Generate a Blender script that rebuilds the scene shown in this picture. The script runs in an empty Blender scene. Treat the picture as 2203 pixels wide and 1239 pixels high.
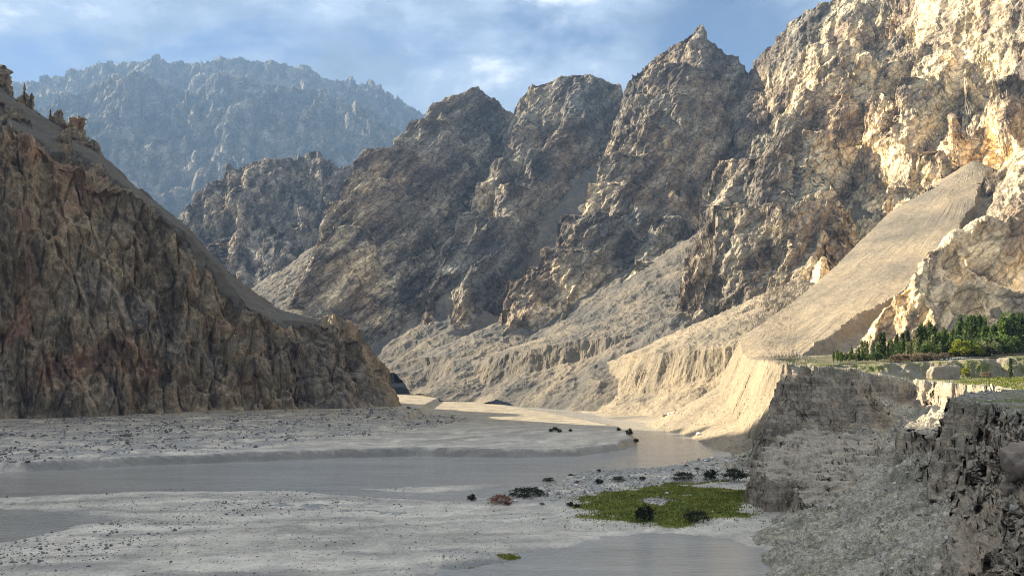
import bpy, math, random
import numpy as np
from mathutils import Vector, Matrix

R = math.radians
sc = bpy.context.scene
col = sc.collection
rng = np.random.default_rng(7)
random.seed(7)

# ------------------------------------------------------------------ camera
F, CX, VH = 1900.0, 1101.5, 760.0          # focal length, centre and horizon in photo pixels (2203 x 1239)
BED = -40.0                                # the river lies 40 m below the eye
cd = bpy.data.cameras.new('camera')
cam = bpy.data.objects.new('camera', cd); col.objects.link(cam)
cd.sensor_width = 36; cd.lens = 36 * F / 2203; cd.shift_y = (VH - 619.5) / 2203
cd.clip_start = 0.5; cd.clip_end = 40000
cam.rotation_euler = (R(90), 0, 0)
sc.camera = cam

# ------------------------------------------------------------------ light
SUN_AZ, SUN_EL = 69.0, 26.0                # degrees left of the view direction, above the horizon
S = Vector((-math.sin(R(SUN_AZ)) * math.cos(R(SUN_EL)), math.cos(R(SUN_AZ)) * math.cos(R(SUN_EL)), math.sin(R(SUN_EL))))
sd = bpy.data.lights.new('sun', 'SUN'); sd.energy = 4.8; sd.angle = R(0.5); sd.color = (1.0, 0.86, 0.64)
so = bpy.data.objects.new('sun', sd); col.objects.link(so); so.rotation_euler = S.to_track_quat('Z', 'Y').to_euler()
so.location = (-400, 200, 900)

world = bpy.data.worlds.new('World'); sc.world = world; world.use_nodes = True
def build_world():
    nt = world.node_tree; nt.nodes.clear(); N = nt.nodes.new; L = nt.links.new
    out = N('ShaderNodeOutputWorld'); bg = N('ShaderNodeBackground'); L(bg.outputs[0], out.inputs[0])
    bg.inputs['Strength'].default_value = 0.086
    sky = N('ShaderNodeTexSky'); sky.sky_type = 'NISHITA'; sky.sun_disc = False
    sky.sun_elevation = R(SUN_EL); sky.sun_rotation = R(-SUN_AZ); sky.altitude = 2500
    sky.air_density = 1.0; sky.dust_density = 0.6
    tc = N('ShaderNodeTexCoord')
    sep = N('ShaderNodeSeparateXYZ'); L(tc.outputs['Generated'], sep.inputs[0])
    za = N('ShaderNodeMath'); za.operation = 'ABSOLUTE'; L(sep.outputs['Z'], za.inputs[0])
    zz = N('ShaderNodeMath'); zz.operation = 'ADD'; zz.inputs[1].default_value = 0.30; L(za.outputs[0], zz.inputs[0])
    dv = N('ShaderNodeVectorMath'); dv.operation = 'DIVIDE'; L(tc.outputs['Generated'], dv.inputs[0])
    cb = N('ShaderNodeCombineXYZ'); cb.inputs[2].default_value = 1.0
    L(zz.outputs[0], cb.inputs[0]); L(zz.outputs[0], cb.inputs[1]); L(cb.outputs[0], dv.inputs[1])
    fl = N('ShaderNodeVectorMath'); fl.operation = 'MULTIPLY'; fl.inputs[1].default_value = (1, 1, 0.6); L(dv.outputs[0], fl.inputs[0])
    mp = N('ShaderNodeMapping'); mp.inputs['Location'].default_value = (3.1, 1.7, 0.4); L(fl.outputs[0], mp.inputs[0])
    def noise(scale, detail, rough, dist=0.0):
        n = N('ShaderNodeTexNoise'); n.inputs['Scale'].default_value = scale; n.inputs['Detail'].default_value = detail
        n.inputs['Roughness'].default_value = rough; n.inputs['Distortion'].default_value = dist
        L(mp.outputs[0], n.inputs['Vector']); return n.outputs[0]
    def ramp(src, stops):
        r = N('ShaderNodeValToRGB'); L(src, r.inputs[0]); cr = r.color_ramp; cr.interpolation = 'EASE'
        while len(cr.elements) < len(stops): cr.elements.new(0.5)
        for e, (p, c) in zip(cr.elements, stops): e.position = p; e.color = (*c, 1)
        return r.outputs[0]
    mask = ramp(noise(1.7, 9, 0.58, 0.25), [(0.34, (0,)*3), (0.48, (1,)*3)])
    tone = ramp(noise(2.6, 10, 0.62, 0.2), [(0.36, (0.50, 0.65, 0.93)), (0.47, (0.67, 0.88, 1.26)), (0.57, (1.05, 1.30, 1.72)), (0.68, (2.6, 2.7, 2.8))])
    blue = N('ShaderNodeMix'); blue.data_type = 'RGBA'; blue.blend_type = 'MULTIPLY'; blue.inputs[0].default_value = 1
    L(sky.outputs[0], blue.inputs[6]); blue.inputs[7].default_value = (0.24, 0.28, 0.34, 1)
    # overcast deck made brighter and whiter towards the unseen zenith to fill the shade
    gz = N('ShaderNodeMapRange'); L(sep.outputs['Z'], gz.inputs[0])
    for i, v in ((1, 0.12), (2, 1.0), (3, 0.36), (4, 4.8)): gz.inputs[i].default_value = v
    wh = N('ShaderNodeMapRange'); L(sep.outputs['Z'], wh.inputs[0])
    for i, v in ((1, 0.30), (2, 0.9), (3, 0.0), (4, 1.0)): wh.inputs[i].default_value = v
    hs = N('ShaderNodeRGBToBW'); L(tone, hs.inputs[0])
    wm = N('ShaderNodeMix'); wm.data_type = 'RGBA'; L(wh.outputs[0], wm.inputs[0]); L(tone, wm.inputs[6]); L(hs.outputs[0], wm.inputs[7])
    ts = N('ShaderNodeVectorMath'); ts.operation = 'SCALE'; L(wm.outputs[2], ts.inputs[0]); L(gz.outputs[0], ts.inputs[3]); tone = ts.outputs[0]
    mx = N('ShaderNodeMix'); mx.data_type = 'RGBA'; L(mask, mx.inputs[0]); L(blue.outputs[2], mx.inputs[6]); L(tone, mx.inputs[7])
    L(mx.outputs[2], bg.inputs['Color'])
build_world()
vs = sc.view_settings
sc.display_settings.display_device = 'sRGB'
vs.view_transform = 'Standard'; vs.look = 'None'; vs.exposure = 1.9; vs.gamma = 1; vs.use_curve_mapping = False
sc.cycles.use_denoising = True; sc.cycles.denoiser = 'OPENIMAGEDENOISE'; sc.cycles.denoising_input_passes = 'RGB_ALBEDO_NORMAL'; sc.cycles.denoising_prefilter = 'NONE'; sc.cycles.filter_width = 1.1; sc.cycles.max_bounces = 5; sc.cycles.volume_bounces = 0
sc.cycles.use_adaptive_sampling = True; sc.cycles.adaptive_threshold = 0.01; sc.cycles.sample_clamp_indirect = 3.0; sc.cycles.diffuse_bounces = 3

# ------------------------------------------------------------------ helpers
def P3(u, v, y):                            # photo pixel + depth -> world point
    return ((u - CX) / F * y, y, (VH - v) / F * y)
def GP(u, v, z=BED):                        # photo pixel on a horizontal plane
    y = -z * F / (v - VH); return ((u - CX) / F * y, y)
def tag(o, label=None, cat=None, group=None, kind=None):
    for k, v in (('label', label), ('category', cat), ('group', group), ('kind', kind)):
        if v: o[k] = v
    return o
def link_mesh(name, V, Fc, mat, parent=None, smooth=True, attrs=None):
    """V (n,3), Fc (m,k) int"""
    me = bpy.data.meshes.new(name); V = np.ascontiguousarray(V, np.float32); Fc = np.ascontiguousarray(Fc, np.int32)
    m, k = Fc.shape
    me.vertices.add(len(V)); me.vertices.foreach_set('co', V.ravel())
    me.loops.add(m * k); me.loops.foreach_set('vertex_index', Fc.ravel())
    me.polygons.add(m); me.polygons.foreach_set('loop_start', np.arange(0, m * k, k, dtype=np.int32))
    me.polygons.foreach_set('use_smooth', np.full(m, smooth, dtype=bool))
    if attrs:
        for n, a in attrs.items():
            at = me.attributes.new(n, 'FLOAT', 'POINT'); at.data.foreach_set('value', np.ascontiguousarray(a, np.float32).ravel())
    me.update(calc_edges=True)
    o = bpy.data.objects.new(name, me); col.objects.link(o)
    if mat: me.materials.append(mat)
    if parent: o.parent = parent
    return o
def grid_faces(n, m, flip=False):
    i = np.arange(n * m, dtype=np.int32).reshape(n, m)
    f = np.stack([i[:-1, :-1], i[1:, :-1], i[1:, 1:], i[:-1, 1:]], -1).reshape(-1, 4)
    return f[:, ::-1] if flip else f
def grid_mesh(name, V, mat, flip=False, attrs=None, parent=None, smooth=True):
    n, m = V.shape[:2]
    return link_mesh(name, V.reshape(-1, 3), grid_faces(n, m, flip), mat, parent, smooth, attrs)

STATS = {}
def tex(Pts, specs):
    """evaluate Blender's own noise nodes at points (n,3); specs: (kind, (sx,sy,sz), detail, roughness[, seed]); z-scored except voronoi"""
    shp = Pts.shape[:-1]; Pts = np.ascontiguousarray(Pts.reshape(-1, 3), np.float32)
    me = bpy.data.meshes.new('tmp'); me.vertices.add(len(Pts)); me.vertices.foreach_set('co', Pts.ravel())
    ob = bpy.data.objects.new('tmp', me); col.objects.link(ob)
    ng = bpy.data.node_groups.new('tmp', 'GeometryNodeTree')
    ng.interface.new_socket('Geometry', in_out='INPUT', socket_type='NodeSocketGeometry')
    ng.interface.new_socket('Geometry', in_out='OUTPUT', socket_type='NodeSocketGeometry')
    N = ng.nodes.new; L = ng.links.new
    gi = N('NodeGroupInput'); go = N('NodeGroupOutput'); pos = N('GeometryNodeInputPosition'); cur = gi.outputs[0]
    for i, s in enumerate(specs):
        kind, sca, det, rough = s[:4]; seed = s[4] if len(s) > 4 else i * 17.3
        mu = N('ShaderNodeVectorMath'); mu.operation = 'MULTIPLY_ADD'; L(pos.outputs[0], mu.inputs[0])
        mu.inputs[1].default_value = sca; mu.inputs[2].default_value = (seed, seed * 0.7, seed * 1.3)
        if kind in ('fbm', 'ridged'):
            t = N('ShaderNodeTexNoise'); t.inputs['Scale'].default_value = 1
            t.inputs['Detail'].default_value = det; t.inputs['Roughness'].default_value = rough
            if kind == 'ridged':
                t.noise_type = 'RIDGED_MULTIFRACTAL'; t.inputs['Offset'].default_value = 1.0; t.inputs['Gain'].default_value = 2.0; t.normalize = False
            o = t.outputs[0]
        else:
            t = N('ShaderNodeTexVoronoi'); t.inputs['Scale'].default_value = 1
            t.feature = {'vor': 'F1', 'edge': 'DISTANCE_TO_EDGE'}[kind.replace('cell', 'vor')]
            t.inputs['Detail'].default_value = det; t.inputs['Roughness'].default_value = rough
            o = t.outputs['Distance']
            if kind == 'cell':
                sx = N('ShaderNodeSeparateXYZ'); L(t.outputs['Color'], sx.inputs[0]); o = sx.outputs[0]
        L(mu.outputs[0], t.inputs['Vector'])
        st = N('GeometryNodeStoreNamedAttribute'); st.data_type = 'FLOAT'; st.domain = 'POINT'
        st.inputs['Name'].default_value = 'v%d' % i
        L(cur, st.inputs['Geometry']); L(o, [x for x in st.inputs if x.name == 'Value' and x.enabled][0]); cur = st.outputs[0]
    L(cur, go.inputs[0])
    md = ob.modifiers.new('n', 'NODES'); md.node_group = ng
    dg = bpy.context.evaluated_depsgraph_get(); ev = ob.evaluated_get(dg); em = ev.data
    res = []
    for i, s in enumerate(specs):
        a = np.empty(len(Pts), np.float32); em.attributes['v%d' % i].data.foreach_get('value', a)
        if s[0] in ('fbm', 'ridged'):
            k = (s[0], s[2], s[3])
            if k not in STATS: STATS[k] = (float(a.mean()), float(a.std()) + 1e-6)
            a = (a - STATS[k][0]) / STATS[k][1]
        res.append(a.reshape(shp))
    bpy.data.objects.remove(ob); bpy.data.meshes.remove(me); bpy.data.node_groups.remove(ng)
    return res if len(res) > 1 else res[0]
def normals(V):
    """unit normals of a grid (n,m,3)"""
    a = np.gradient(V, axis=0); b = np.gradient(V, axis=1)
    n = np.cross(a, b); n /= np.linalg.norm(n, axis=-1, keepdims=True) + 1e-9
    return n
def smooth(x, a, b):
    t = np.clip((x - a) / (b - a), 0, 1); return t * t * (3 - 2 * t)
def sdist(x, y, poly, closed=False):
    """signed distance to a plan polyline (positive on its left), nearest param along it and nearest z if given"""
    p = np.asarray(poly, float); q = np.vstack([p, p[:1]]) if closed else p
    best = np.full(x.shape, 1e18); side = np.zeros(x.shape); zz = np.zeros(x.shape); tt = np.zeros(x.shape); acc = 0
    for a, b in zip(q[:-1], q[1:]):
        dx, dy = b[0] - a[0], b[1] - a[1]; l2 = dx * dx + dy * dy
        t = np.clip(((x - a[0]) * dx + (y - a[1]) * dy) / l2, 0, 1)
        ex = x - a[0] - t * dx; ey = y - a[1] - t * dy; d = ex * ex + ey * ey
        cr = (dx * ey - dy * ex) / math.sqrt(l2)
        w = (d < best - 1e-7) | ((d <= best + 1e-7) & (np.abs(cr) > np.abs(side))); best = np.where(w, d, best); side = np.where(w, cr, side)
        if p.shape[1] > 2: zz = np.where(w, a[2] + t * (b[2] - a[2]), zz)
        tt = np.where(w, acc + t * math.sqrt(l2), tt); acc += math.sqrt(l2)
    d = np.sqrt(best)
    return d * np.where(side >= 0, 1, -1), tt, zz
def inside(x, y, poly):
    p = np.asarray(poly, float); c = np.zeros(x.shape, bool)
    for a, b in zip(p, np.roll(p, -1, 0)):
        k = ((a[1] > y) != (b[1] > y)) & (x < (b[0] - a[0]) * (y - a[1]) / (b[1] - a[1] + 1e-12) + a[0]); c ^= k
    return c
def psd(x, y, poly):                         # polygon distance, positive inside
    return np.where(inside(x, y, poly), 1, -1) * np.abs(sdist(x, y, poly, True)[0])

# ------------------------------------------------------------------ materials
class Mat:
    def __init__(s, name, rough=0.9, spec=0.2):
        s.m = bpy.data.materials.new(name); s.m.use_nodes = True; s.nt = s.m.node_tree; s.nt.nodes.clear()
        s.out = s.n('ShaderNodeOutputMaterial'); s.b = s.n('ShaderNodeBsdfPrincipled'); s.l(s.b.outputs[0], s.out.inputs[0])
        s.b.inputs['Roughness'].default_value = rough; s.b.inputs['Specular IOR Level'].default_value = spec
        s.geo = s.n('ShaderNodeNewGeometry'); s.pos = s.geo.outputs['Position']
    def n(s, t): return s.nt.nodes.new(t)
    def l(s, a, b): s.nt.links.new(a, b)
    def map(s, scale, rot=(0, 0, 0), vec=None):
        r = s.n('ShaderNodeMapping'); r.inputs['Rotation'].default_value = rot; s.l(vec or s.pos, r.inputs[0])
        m = s.n('ShaderNodeMapping'); m.inputs['Scale'].default_value = scale; s.l(r.outputs[0], m.inputs[0]); return m.outputs[0]
    def noise(s, scale, detail=5, rough=0.55, vec=None, dist=0.0):
        t = s.n('ShaderNodeTexNoise'); t.inputs['Scale'].default_value = scale; t.inputs['Detail'].default_value = detail
        t.inputs['Roughness'].default_value = rough; t.inputs['Distortion'].default_value = dist
        s.l(vec or s.pos, t.inputs['Vector']); return t.outputs[0]
    def vor(s, scale, vec=None, feature='F1', out='Distance', rnd=1.0):
        t = s.n('ShaderNodeTexVoronoi'); t.inputs['Scale'].default_value = scale; t.feature = feature
        t.inputs['Randomness'].default_value = rnd; s.l(vec or s.pos, t.inputs['Vector']); return t.outputs[out]
    def ramp(s, src, stops, ease=False):
        r = s.n('ShaderNodeValToRGB'); s.l(src, r.inputs[0]); cr = r.color_ramp
        if ease: cr.interpolation = 'EASE'
        while len(cr.elements) < len(stops): cr.elements.new(0.5)
        for e, (p, c) in zip(cr.elements, stops):
            e.position = p; e.color = (*(c if isinstance(c, tuple) else (c,) * 3), 1)
        return r.outputs[0]
    def mix(s, fac, a, b, mode='MIX'):
        m = s.n('ShaderNodeMix'); m.data_type = 'RGBA'; m.blend_type = mode
        for i, x in ((0, fac), (6, a), (7, b)):
            if isinstance(x, (int, float)): m.inputs[i].default_value = x if i == 0 else (x, x, x, 1)
            elif isinstance(x, tuple): m.inputs[i].default_value = (*x, 1)
            else: s.l(x, m.inputs[i])
        return m.outputs[2]
    def math(s, op, a, b=0.0, clamp=False):
        m = s.n('ShaderNodeMath'); m.operation = op; m.use_clamp = clamp
        for i, x in enumerate((a, b)):
            if isinstance(x, (int, float)): m.inputs[i].default_value = x
            else: s.l(x, m.inputs[i])
        return m.outputs[0]
    def attr(s, name):
        a = s.n('ShaderNodeAttribute'); a.attribute_name = name; return a.outputs['Fac']
    def bump(s, h, strength=0.5, dist=1.0, prev=None):
        b = s.n('ShaderNodeBump'); b.inputs['Strength'].default_value = strength; b.inputs['Distance'].default_value = dist
        s.l(h, b.inputs['Height'])
        if prev: s.l(prev, b.inputs['Normal'])
        return b.outputs[0]
    def done(s, color, normal=None, rough=None):
        if isinstance(color, tuple): s.b.inputs['Base Color'].default_value = (*color, 1)
        else: s.l(color, s.b.inputs['Base Color'])
        if normal: s.l(normal, s.b.inputs['Normal'])
        if rough is not None: s.l(rough, s.b.inputs['Roughness'])
        return s.m

def mountain_material(name, far=False, k=1.0, dim=1.0):
    m = Mat(name, 0.92, 0.15)
    rk = m.attr('rock'); tn = m.attr('tone')
    # rock: foliated gneiss, grey brown with pale and rust bands
    fol = m.map((0.010, 0.010, 0.055), (R(-12), R(38), R(0)))
    band = m.noise(1.0 * k, 8, 0.62, fol, 1.2)
    big = m.noise(0.007 * k, 6, 0.6)
    med = m.noise(0.045 * k, 7, 0.65)
    fine = m.noise(0.22 * k, 5, 0.7)
    gn = m.math('ADD', m.math('MULTIPLY', m.attr('grain'), 0.10), m.math('ADD', 0.25, m.math('MULTIPLY', band, 0.5)))
    c1 = m.ramp(gn, [(0.30, (0.115, 0.102, 0.095)), (0.43, (0.20, 0.178, 0.158)), (0.53, (0.29, 0.26, 0.215)), (0.64, (0.40, 0.36, 0.285)), (0.75, (0.54, 0.49, 0.40))])
    c2 = m.ramp(big, [(0.36, (0.62, 0.66, 0.72)), (0.5, (1.0, 0.97, 0.92)), (0.62, (1.12, 1.0, 0.88))])
    c3 = m.ramp(med, [(0.32, 0.80), (0.48, 0.99), (0.68, 1.16)])
    c4 = m.ramp(fine, [(0.32, 0.66), (0.5, 1.0), (0.68, 1.32)])
    rock = m.mix(1, m.mix(1, m.mix(1, c1, c2, 'MULTIPLY'), c3, 'MULTIPLY'), c4, 'MULTIPLY')
    wob = m.n('ShaderNodeVectorMath'); wob.operation = 'MULTIPLY_ADD'; nz = m.n('ShaderNodeTexNoise'); nz.inputs['Scale'].default_value = 0.06 * k; nz.inputs['Detail'].default_value = 4; m.l(m.pos, nz.inputs['Vector'])
    m.l(nz.outputs['Color'], wob.inputs[0]); wob.inputs[1].default_value = (16 / k,) * 3; m.l(m.pos, wob.inputs[2])
    ck1 = m.vor(1.0, m.map((0.05 * k, 0.05 * k, 0.14 * k), (R(-12), R(38), 0), wob.outputs[0]), 'DISTANCE_TO_EDGE'); ck2 = m.vor(1.0, m.map((0.17 * k, 0.17 * k, 0.34 * k), (R(10), R(30), R(40)), wob.outputs[0]), 'DISTANCE_TO_EDGE')
    crk = m.math('MULTIPLY', m.ramp(ck1, [(0.0, 0.45), (0.09, 1.0)]), m.ramp(ck2, [(0.0, 0.62), (0.12, 1.0)]))
    rock = m.mix(1, rock, crk, 'MULTIPLY')
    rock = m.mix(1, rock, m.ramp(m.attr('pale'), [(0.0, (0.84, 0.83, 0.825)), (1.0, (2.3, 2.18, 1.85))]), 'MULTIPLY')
    # loose debris: grey to tan by deposit
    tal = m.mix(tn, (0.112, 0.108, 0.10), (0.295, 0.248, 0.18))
    tal = m.mix(1, tal, m.ramp(m.noise(0.028 * k, 7, 0.65), [(0.32, (0.70, 0.73, 0.76)), (0.5, (1.0, 0.99, 0.97)), (0.68, (1.16, 1.12, 1.04))]), 'MULTIPLY')
    tal = m.mix(1, tal, m.ramp(m.noise(0.5 * k, 5, 0.75), [(0.3, 0.68), (0.7, 1.28)]), 'MULTIPLY')
    tal = m.mix(1, tal, m.ramp(m.math('ADD', m.math('MULTIPLY', m.attr('rill'), 0.22), 0.5), [(0.1, (1.05, 1.045, 1.04)), (0.5, (1.0, 1.0, 1.0)), (0.95, (0.90, 0.895, 0.89))]), 'MULTIPLY')
    tal = m.mix(m.math('MULTIPLY', m.attr('veg'), 0.85), tal, m.ramp(m.noise(0.2, 5, 0.65), [(0.35, (0.17, 0.15, 0.11)), (0.55, (0.07, 0.085, 0.03))]))
    colr = m.mix(m.ramp(rk, [(0.3, 0.0), (0.7, 1.0)]), tal, rock)
    if dim != 1: colr = m.mix(1, colr, (dim, dim, dim), 'MULTIPLY')
    h = m.math('MULTIPLY', m.math('ADD', m.math('MULTIPLY', med, 3.5 / k), m.math('MULTIPLY', fine, 2.0 / k)), m.math('ADD', m.math('MULTIPLY', rk, 0.9), 0.12))
    h = m.math('ADD', h, m.math('MULTIPLY', m.math('MULTIPLY', band, 4.0 / k), rk))
    h = m.math('ADD', h, m.math('MULTIPLY', m.noise(0.9 * k, 4, 0.7), 0.5 / k))
    return m.done(colr, m.bump(h, 0.7, 1.0))
M_rock = mountain_material('gneiss_and_scree')
M_far = mountain_material('distant_gneiss', k=0.3, dim=0.6)

def tents(x, y, ribs, side, z=None, floor=-60.0):
    """height of a set of ridge lines [(x,y,z)...] with straight flanks"""
    z = np.full(x.shape, floor) if z is None else z
    for rib in ribs:
        s, lim = side, 1e9
        if isinstance(rib, tuple): rib, s, lim = rib
        for a, b in zip(rib[:-1], rib[1:]):
            rad = min((max(a[2], b[2]) - floor) / (s if not isinstance(s, tuple) else 0.9), lim)
            if rad <= 0: continue
            w = np.where((x > min(a[0], b[0]) - rad) & (x < max(a[0], b[0]) + rad) & (y > min(a[1], b[1]) - rad) & (y < max(a[1], b[1]) + rad))
            if not len(w[0]): continue
            xx, yy = x[w], y[w]
            dx, dy = b[0] - a[0], b[1] - a[1]; l2 = dx * dx + dy * dy + 1e-9
            t = np.clip(((xx - a[0]) * dx + (yy - a[1]) * dy) / l2, 0, 1)
            d = np.hypot(xx - a[0] - t * dx, yy - a[1] - t * dy)
            if isinstance(s, tuple):                # steep back flank; valley-facing flank gentle for D metres, then steep
                sl, s1, D, s2 = s; cr = dx * (yy - a[1] - t * dy) - dy * (xx - a[0] - t * dx)
                D = D * np.clip((rib[0][2] - a[2] - t * (b[2] - a[2])) / 110, 0.08, 1) * np.clip((a[2] + t * (b[2] - a[2]) - rib[-1][2] - 25) / 70, 0.0, 1)
                fall = np.where(cr > 0, s1 * np.minimum(d, D) + s2 * np.maximum(d - D, 0), sl * d)
            else: fall = s * d
            z[w] = np.maximum(z[w], a[2] + t * (b[2] - a[2]) - fall)
    return z
def spurs(ribs, every, length, fall, side, rs, lateral=0.75):
    out = []
    for rib in ribs:
        if isinstance(rib, tuple): rib = rib[0]
        p = np.array(rib, float); seg = np.hypot(*(p[1:, :2] - p[:-1, :2]).T); cum = np.r_[0, np.cumsum(seg)]
        s = every * rs.uniform(0.4, 0.9); sgn = 1
        while s < cum[-1]:
            i = min(np.searchsorted(cum, s) - 1, len(seg) - 1); i = max(i, 0); t = (s - cum[i]) / seg[i]
            a = p[i] + t * (p[i + 1] - p[i]); d = (p[i + 1] - p[i])[:2] / seg[i]
            down = d if p[i + 1, 2] <= p[i, 2] else -d
            for sg in ((sgn,) if rs.random() < 0.5 else (1, -1)):
                n = np.array([-down[1], down[0]]) * sg
                q = n * lateral + down * rs.uniform(0.2, 0.8); q /= np.hypot(*q)
                L = length * rs.uniform(0.6, 1.4); f = fall * rs.uniform(0.85, 1.1)
                bend = rs.normal(0, 0.25, 2)
                pts = [a - [0, 0, 4.0]]; cur = a.copy()
                for j in range(3):
                    st = L / 3; cur = cur + np.r_[(q + bend * j * 0.5) * st, -f * st * rs.uniform(0.7, 1.3)]; pts.append(cur.copy())
                out.append(([tuple(v) for v in pts], side * rs.uniform(0.9, 1.25), length * 0.75))
            s += every * rs.uniform(0.6, 1.4); sgn = -sgn
    return out
def rib(*pts): return [P3(*p) for p in pts]

def view_rows(H, us, y0, y1, ncoarse, nrows, floor_w=0.05, hid=0.3, blur=9):
    """depth samples per column so that the steep visible slopes get most rows"""
    t = np.linspace(0, 1, ncoarse)[:, None]
    Y = y0[None] + (y1 - y0)[None] * t; X = (us[None] - CX) / F * Y
    z = H(X, Y); v = VH - F * z / Y
    dv = np.diff(v, axis=0); run = np.minimum.accumulate(v, axis=0)[:-1]
    w = np.where(v[1:] < run, np.abs(dv), hid * np.minimum(np.abs(dv), 8)) + floor_w * (y1 - y0)[None] / ncoarse
    ker = np.ones(blur) / blur
    w = np.apply_along_axis(lambda r: np.convolve(np.pad(r, blur // 2, 'edge'), ker, 'valid'), 1, w)
    w = np.apply_along_axis(lambda r: np.convolve(np.pad(r, 4, 'edge'), np.ones(9) / 9, 'valid'), 0, w)
    c = np.vstack([np.zeros((1, len(us))), np.cumsum(w, 0)]); c /= c[-1]
    tq = np.linspace(0, 1, nrows); out = np.empty((nrows, len(us)))
    for j in range(len(us)): out[:, j] = np.interp(tq, c[:, j], Y[:, j])
    return out
def upcols(us, Y, us2):
    return np.stack([np.interp(us2, us, Y[i]) for i in range(len(Y))])

# ------------------------------------------------------------------ the right-hand mountain wall
rs = np.random.default_rng(21)
main_ribs = [
    rib((1020,190,1450),(955,222,1400),(905,258,1350),(850,330,1290),(800,392,1230),(760,440,1190),(730,490,1150),(700,535,1110),(680,585,1070),(650,645,1020),(610,690,985)),
    rib((1020,190,1450),(1070,213,1460),(1110,225,1470)),
    rib((965,420,1230),(935,520,1130),(905,620,1040),(870,705,985)),
    rib((1110,225,1470),(1135,190,1430),(1165,180,1420),(1200,170,1420),(1240,155,1420),(1290,170,1430),(1335,178,1430),(1352,205,1440)),
    rib((1140,190,1430),(1112,280,1350),(1055,350,1280),(1030,400,1230),(1000,460,1170),(985,520,1110),(960,590,1050),(935,660,990)),
    rib((1240,158,1420),(1215,260,1330),(1150,330,1260),(1105,400,1190),(1060,470,1130),(1045,550,1060),(1010,640,990)),
    rib((1500,60,1250),(1475,90,1220),(1440,150,1190),(1410,220,1160),(1375,280,1120),(1340,340,1080),(1310,400,1040),(1270,470,1000),(1220,540,960),(1185,575,940),(1130,602,910),(1090,672,870),(1050,715,850)),
    rib((1500,60,1250),(1460,90,1260),(1420,115,1270),(1375,150,1290),(1352,192,1300)),
    rib((1500,60,1250),(1530,92,1245),(1570,117,1240),(1592,122,1235),(1622,158,1220)),
    rib((1410,330,1060),(1400,470,965),(1380,560,905),(1330,640,850),(1290,690,820)),
    rib((1270,475,990),(1260,560,930),(1240,640,870),(1180,690,840)),
    rib((1622,158,1220),(1640,115,1170),(1690,55,1130),(1740,30,1110),(1800,0,1080),(1850,-20,1060),(1920,-60,1030),(2010,-90,960),(2200,-130,850),(2420,-160,740)),
    rib((1830,0,1070),(1825,80,1005),(1790,150,960),(1752,240,920),(1702,330,880),(1650,378,850),(1602,480,800),(1560,560,760),(1500,650,705),(1470,690,680)),
    rib((1850,40,1040),(1868,130,960),(1872,240,900),(1850,330,850),(1802,430,790),(1760,512,740),(1700,602,680),(1650,655,645)),
    rib((1802,430,790),(1790,520,720),(1760,590,670)),
    rib((2010,-60,950),(2052,40,910),(2062,180,830),(2052,290,770),(2000,360,720),(1950,420,680),(1890,505,630),(1815,598,565)),
    rib((2060,30,910),(1990,112,880),(1925,200,850),(1900,262,810),(1965,335,760)),
    rib((2200,-80,840),(2185,100,790),(2155,190,740),(2140,270,690),(2190,345,650)),
    rib((2320,100,640),(2260,330,540),(2203,420,520),(2150,450,505),(2090,512,475),(2045,560,455),(2005,596,435)),
    rib((2420,300,520),(2370,450,470),(2310,540,450)),
]
FLANK = {0: (1.8, 0.10, 52, 1.6), 2: (1.7, 0.1, 32, 1.6), 4: (1.8, 0.05, 30, 1.7), 5: (1.8, 0.05, 32, 1.7), 6: (1.9, 0.05, 52, 1.9), 9: (1.6, 0.1, 30, 1.7), 10: (1.6, 0.0, 42, 1.7),
         12: (2.0, -0.10, 72, 2.1), 13: (1.9, -0.10, 46, 2.3), 14: (1.7, 0.0, 30, 2.0), 15: (2.0, -0.10, 40, 2.6), 16: (1.6, -0.1, 44, 2.1), 17: (2.0, -0.05, 26, 2.6), 18: (1.8, 0.2, 20, 2.0), 19: (1.8, 0.5, 10, 2.2)}
all_ribs = [(r_, FLANK[i], 1e9) if i in FLANK else r_ for i, r_ in enumerate(main_ribs)]
n_main = len(all_ribs)
all_ribs += spurs([r_ for i, r_ in enumerate(main_ribs[:11]) if i not in (0, 6, 8)], 80, 80, 1.25, 1.7, rs, 0.6)
all_ribs += spurs(main_ribs[11:], 75, 45, 1.15, 1.9, rs, 0.7)
sub = [r[0] for r in all_ribs[n_main:]]
all_ribs += spurs(sub, 34, 32, 1.0, 1.8, rs)

def cone(x, y, apex, s, q=0.0):
    d = np.hypot(x - apex[0], y - apex[1]); return apex[2] - s * d + q * d * d, d
def cut(x, y, line, drop, steep, apron, amp=0.4):
    """front profile below a cut edge (z from the line); huge behind it"""
    sd, t, z = sdist(x, y, line); d = np.maximum(-sd, 0)
    q1, q2 = tex(np.stack([t, 0.12 * d, 0 * t], -1), [('fbm', (1/12,)*3, 6, 0.65), ('ridged', (1/26,)*3, 5, 0.55)])
    fl = amp * (0.9 * q1 - 1.0 * np.clip(q2, -2, 2))
    d2 = np.maximum(d + fl * smooth(d, 0, 5), 0)
    zf = z + 0.8 - np.minimum(steep * d2, drop) - apron * np.maximum(d2 - drop / steep, 0)
    return np.where(sd < 0, zf, 1e4), sd, t
CUT1 = [P3(1850,560,600), P3(1765,612,550), P3(1600,706,480), P3(1640,742,425), P3(1695,774,345), P3(1735,785,304), (99,250,-5), (92,200,-6), (70,140,-7)]
CUT2 = [(70,680,-6), (84,620,-4), (100,585,0), (128,562,10), (165,548,26), (200,545,44), (240,560,60)]
CUT3 = [(-48,830,-8), (-38,792,-7), (-16,752,0), (20,728,14), (60,716,25), (100,706,36), (130,700,42)]
CUT4 = [(-110,900,-15), (-82,838,-12), (-52,800,-2), (-30,775,6)]
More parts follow.
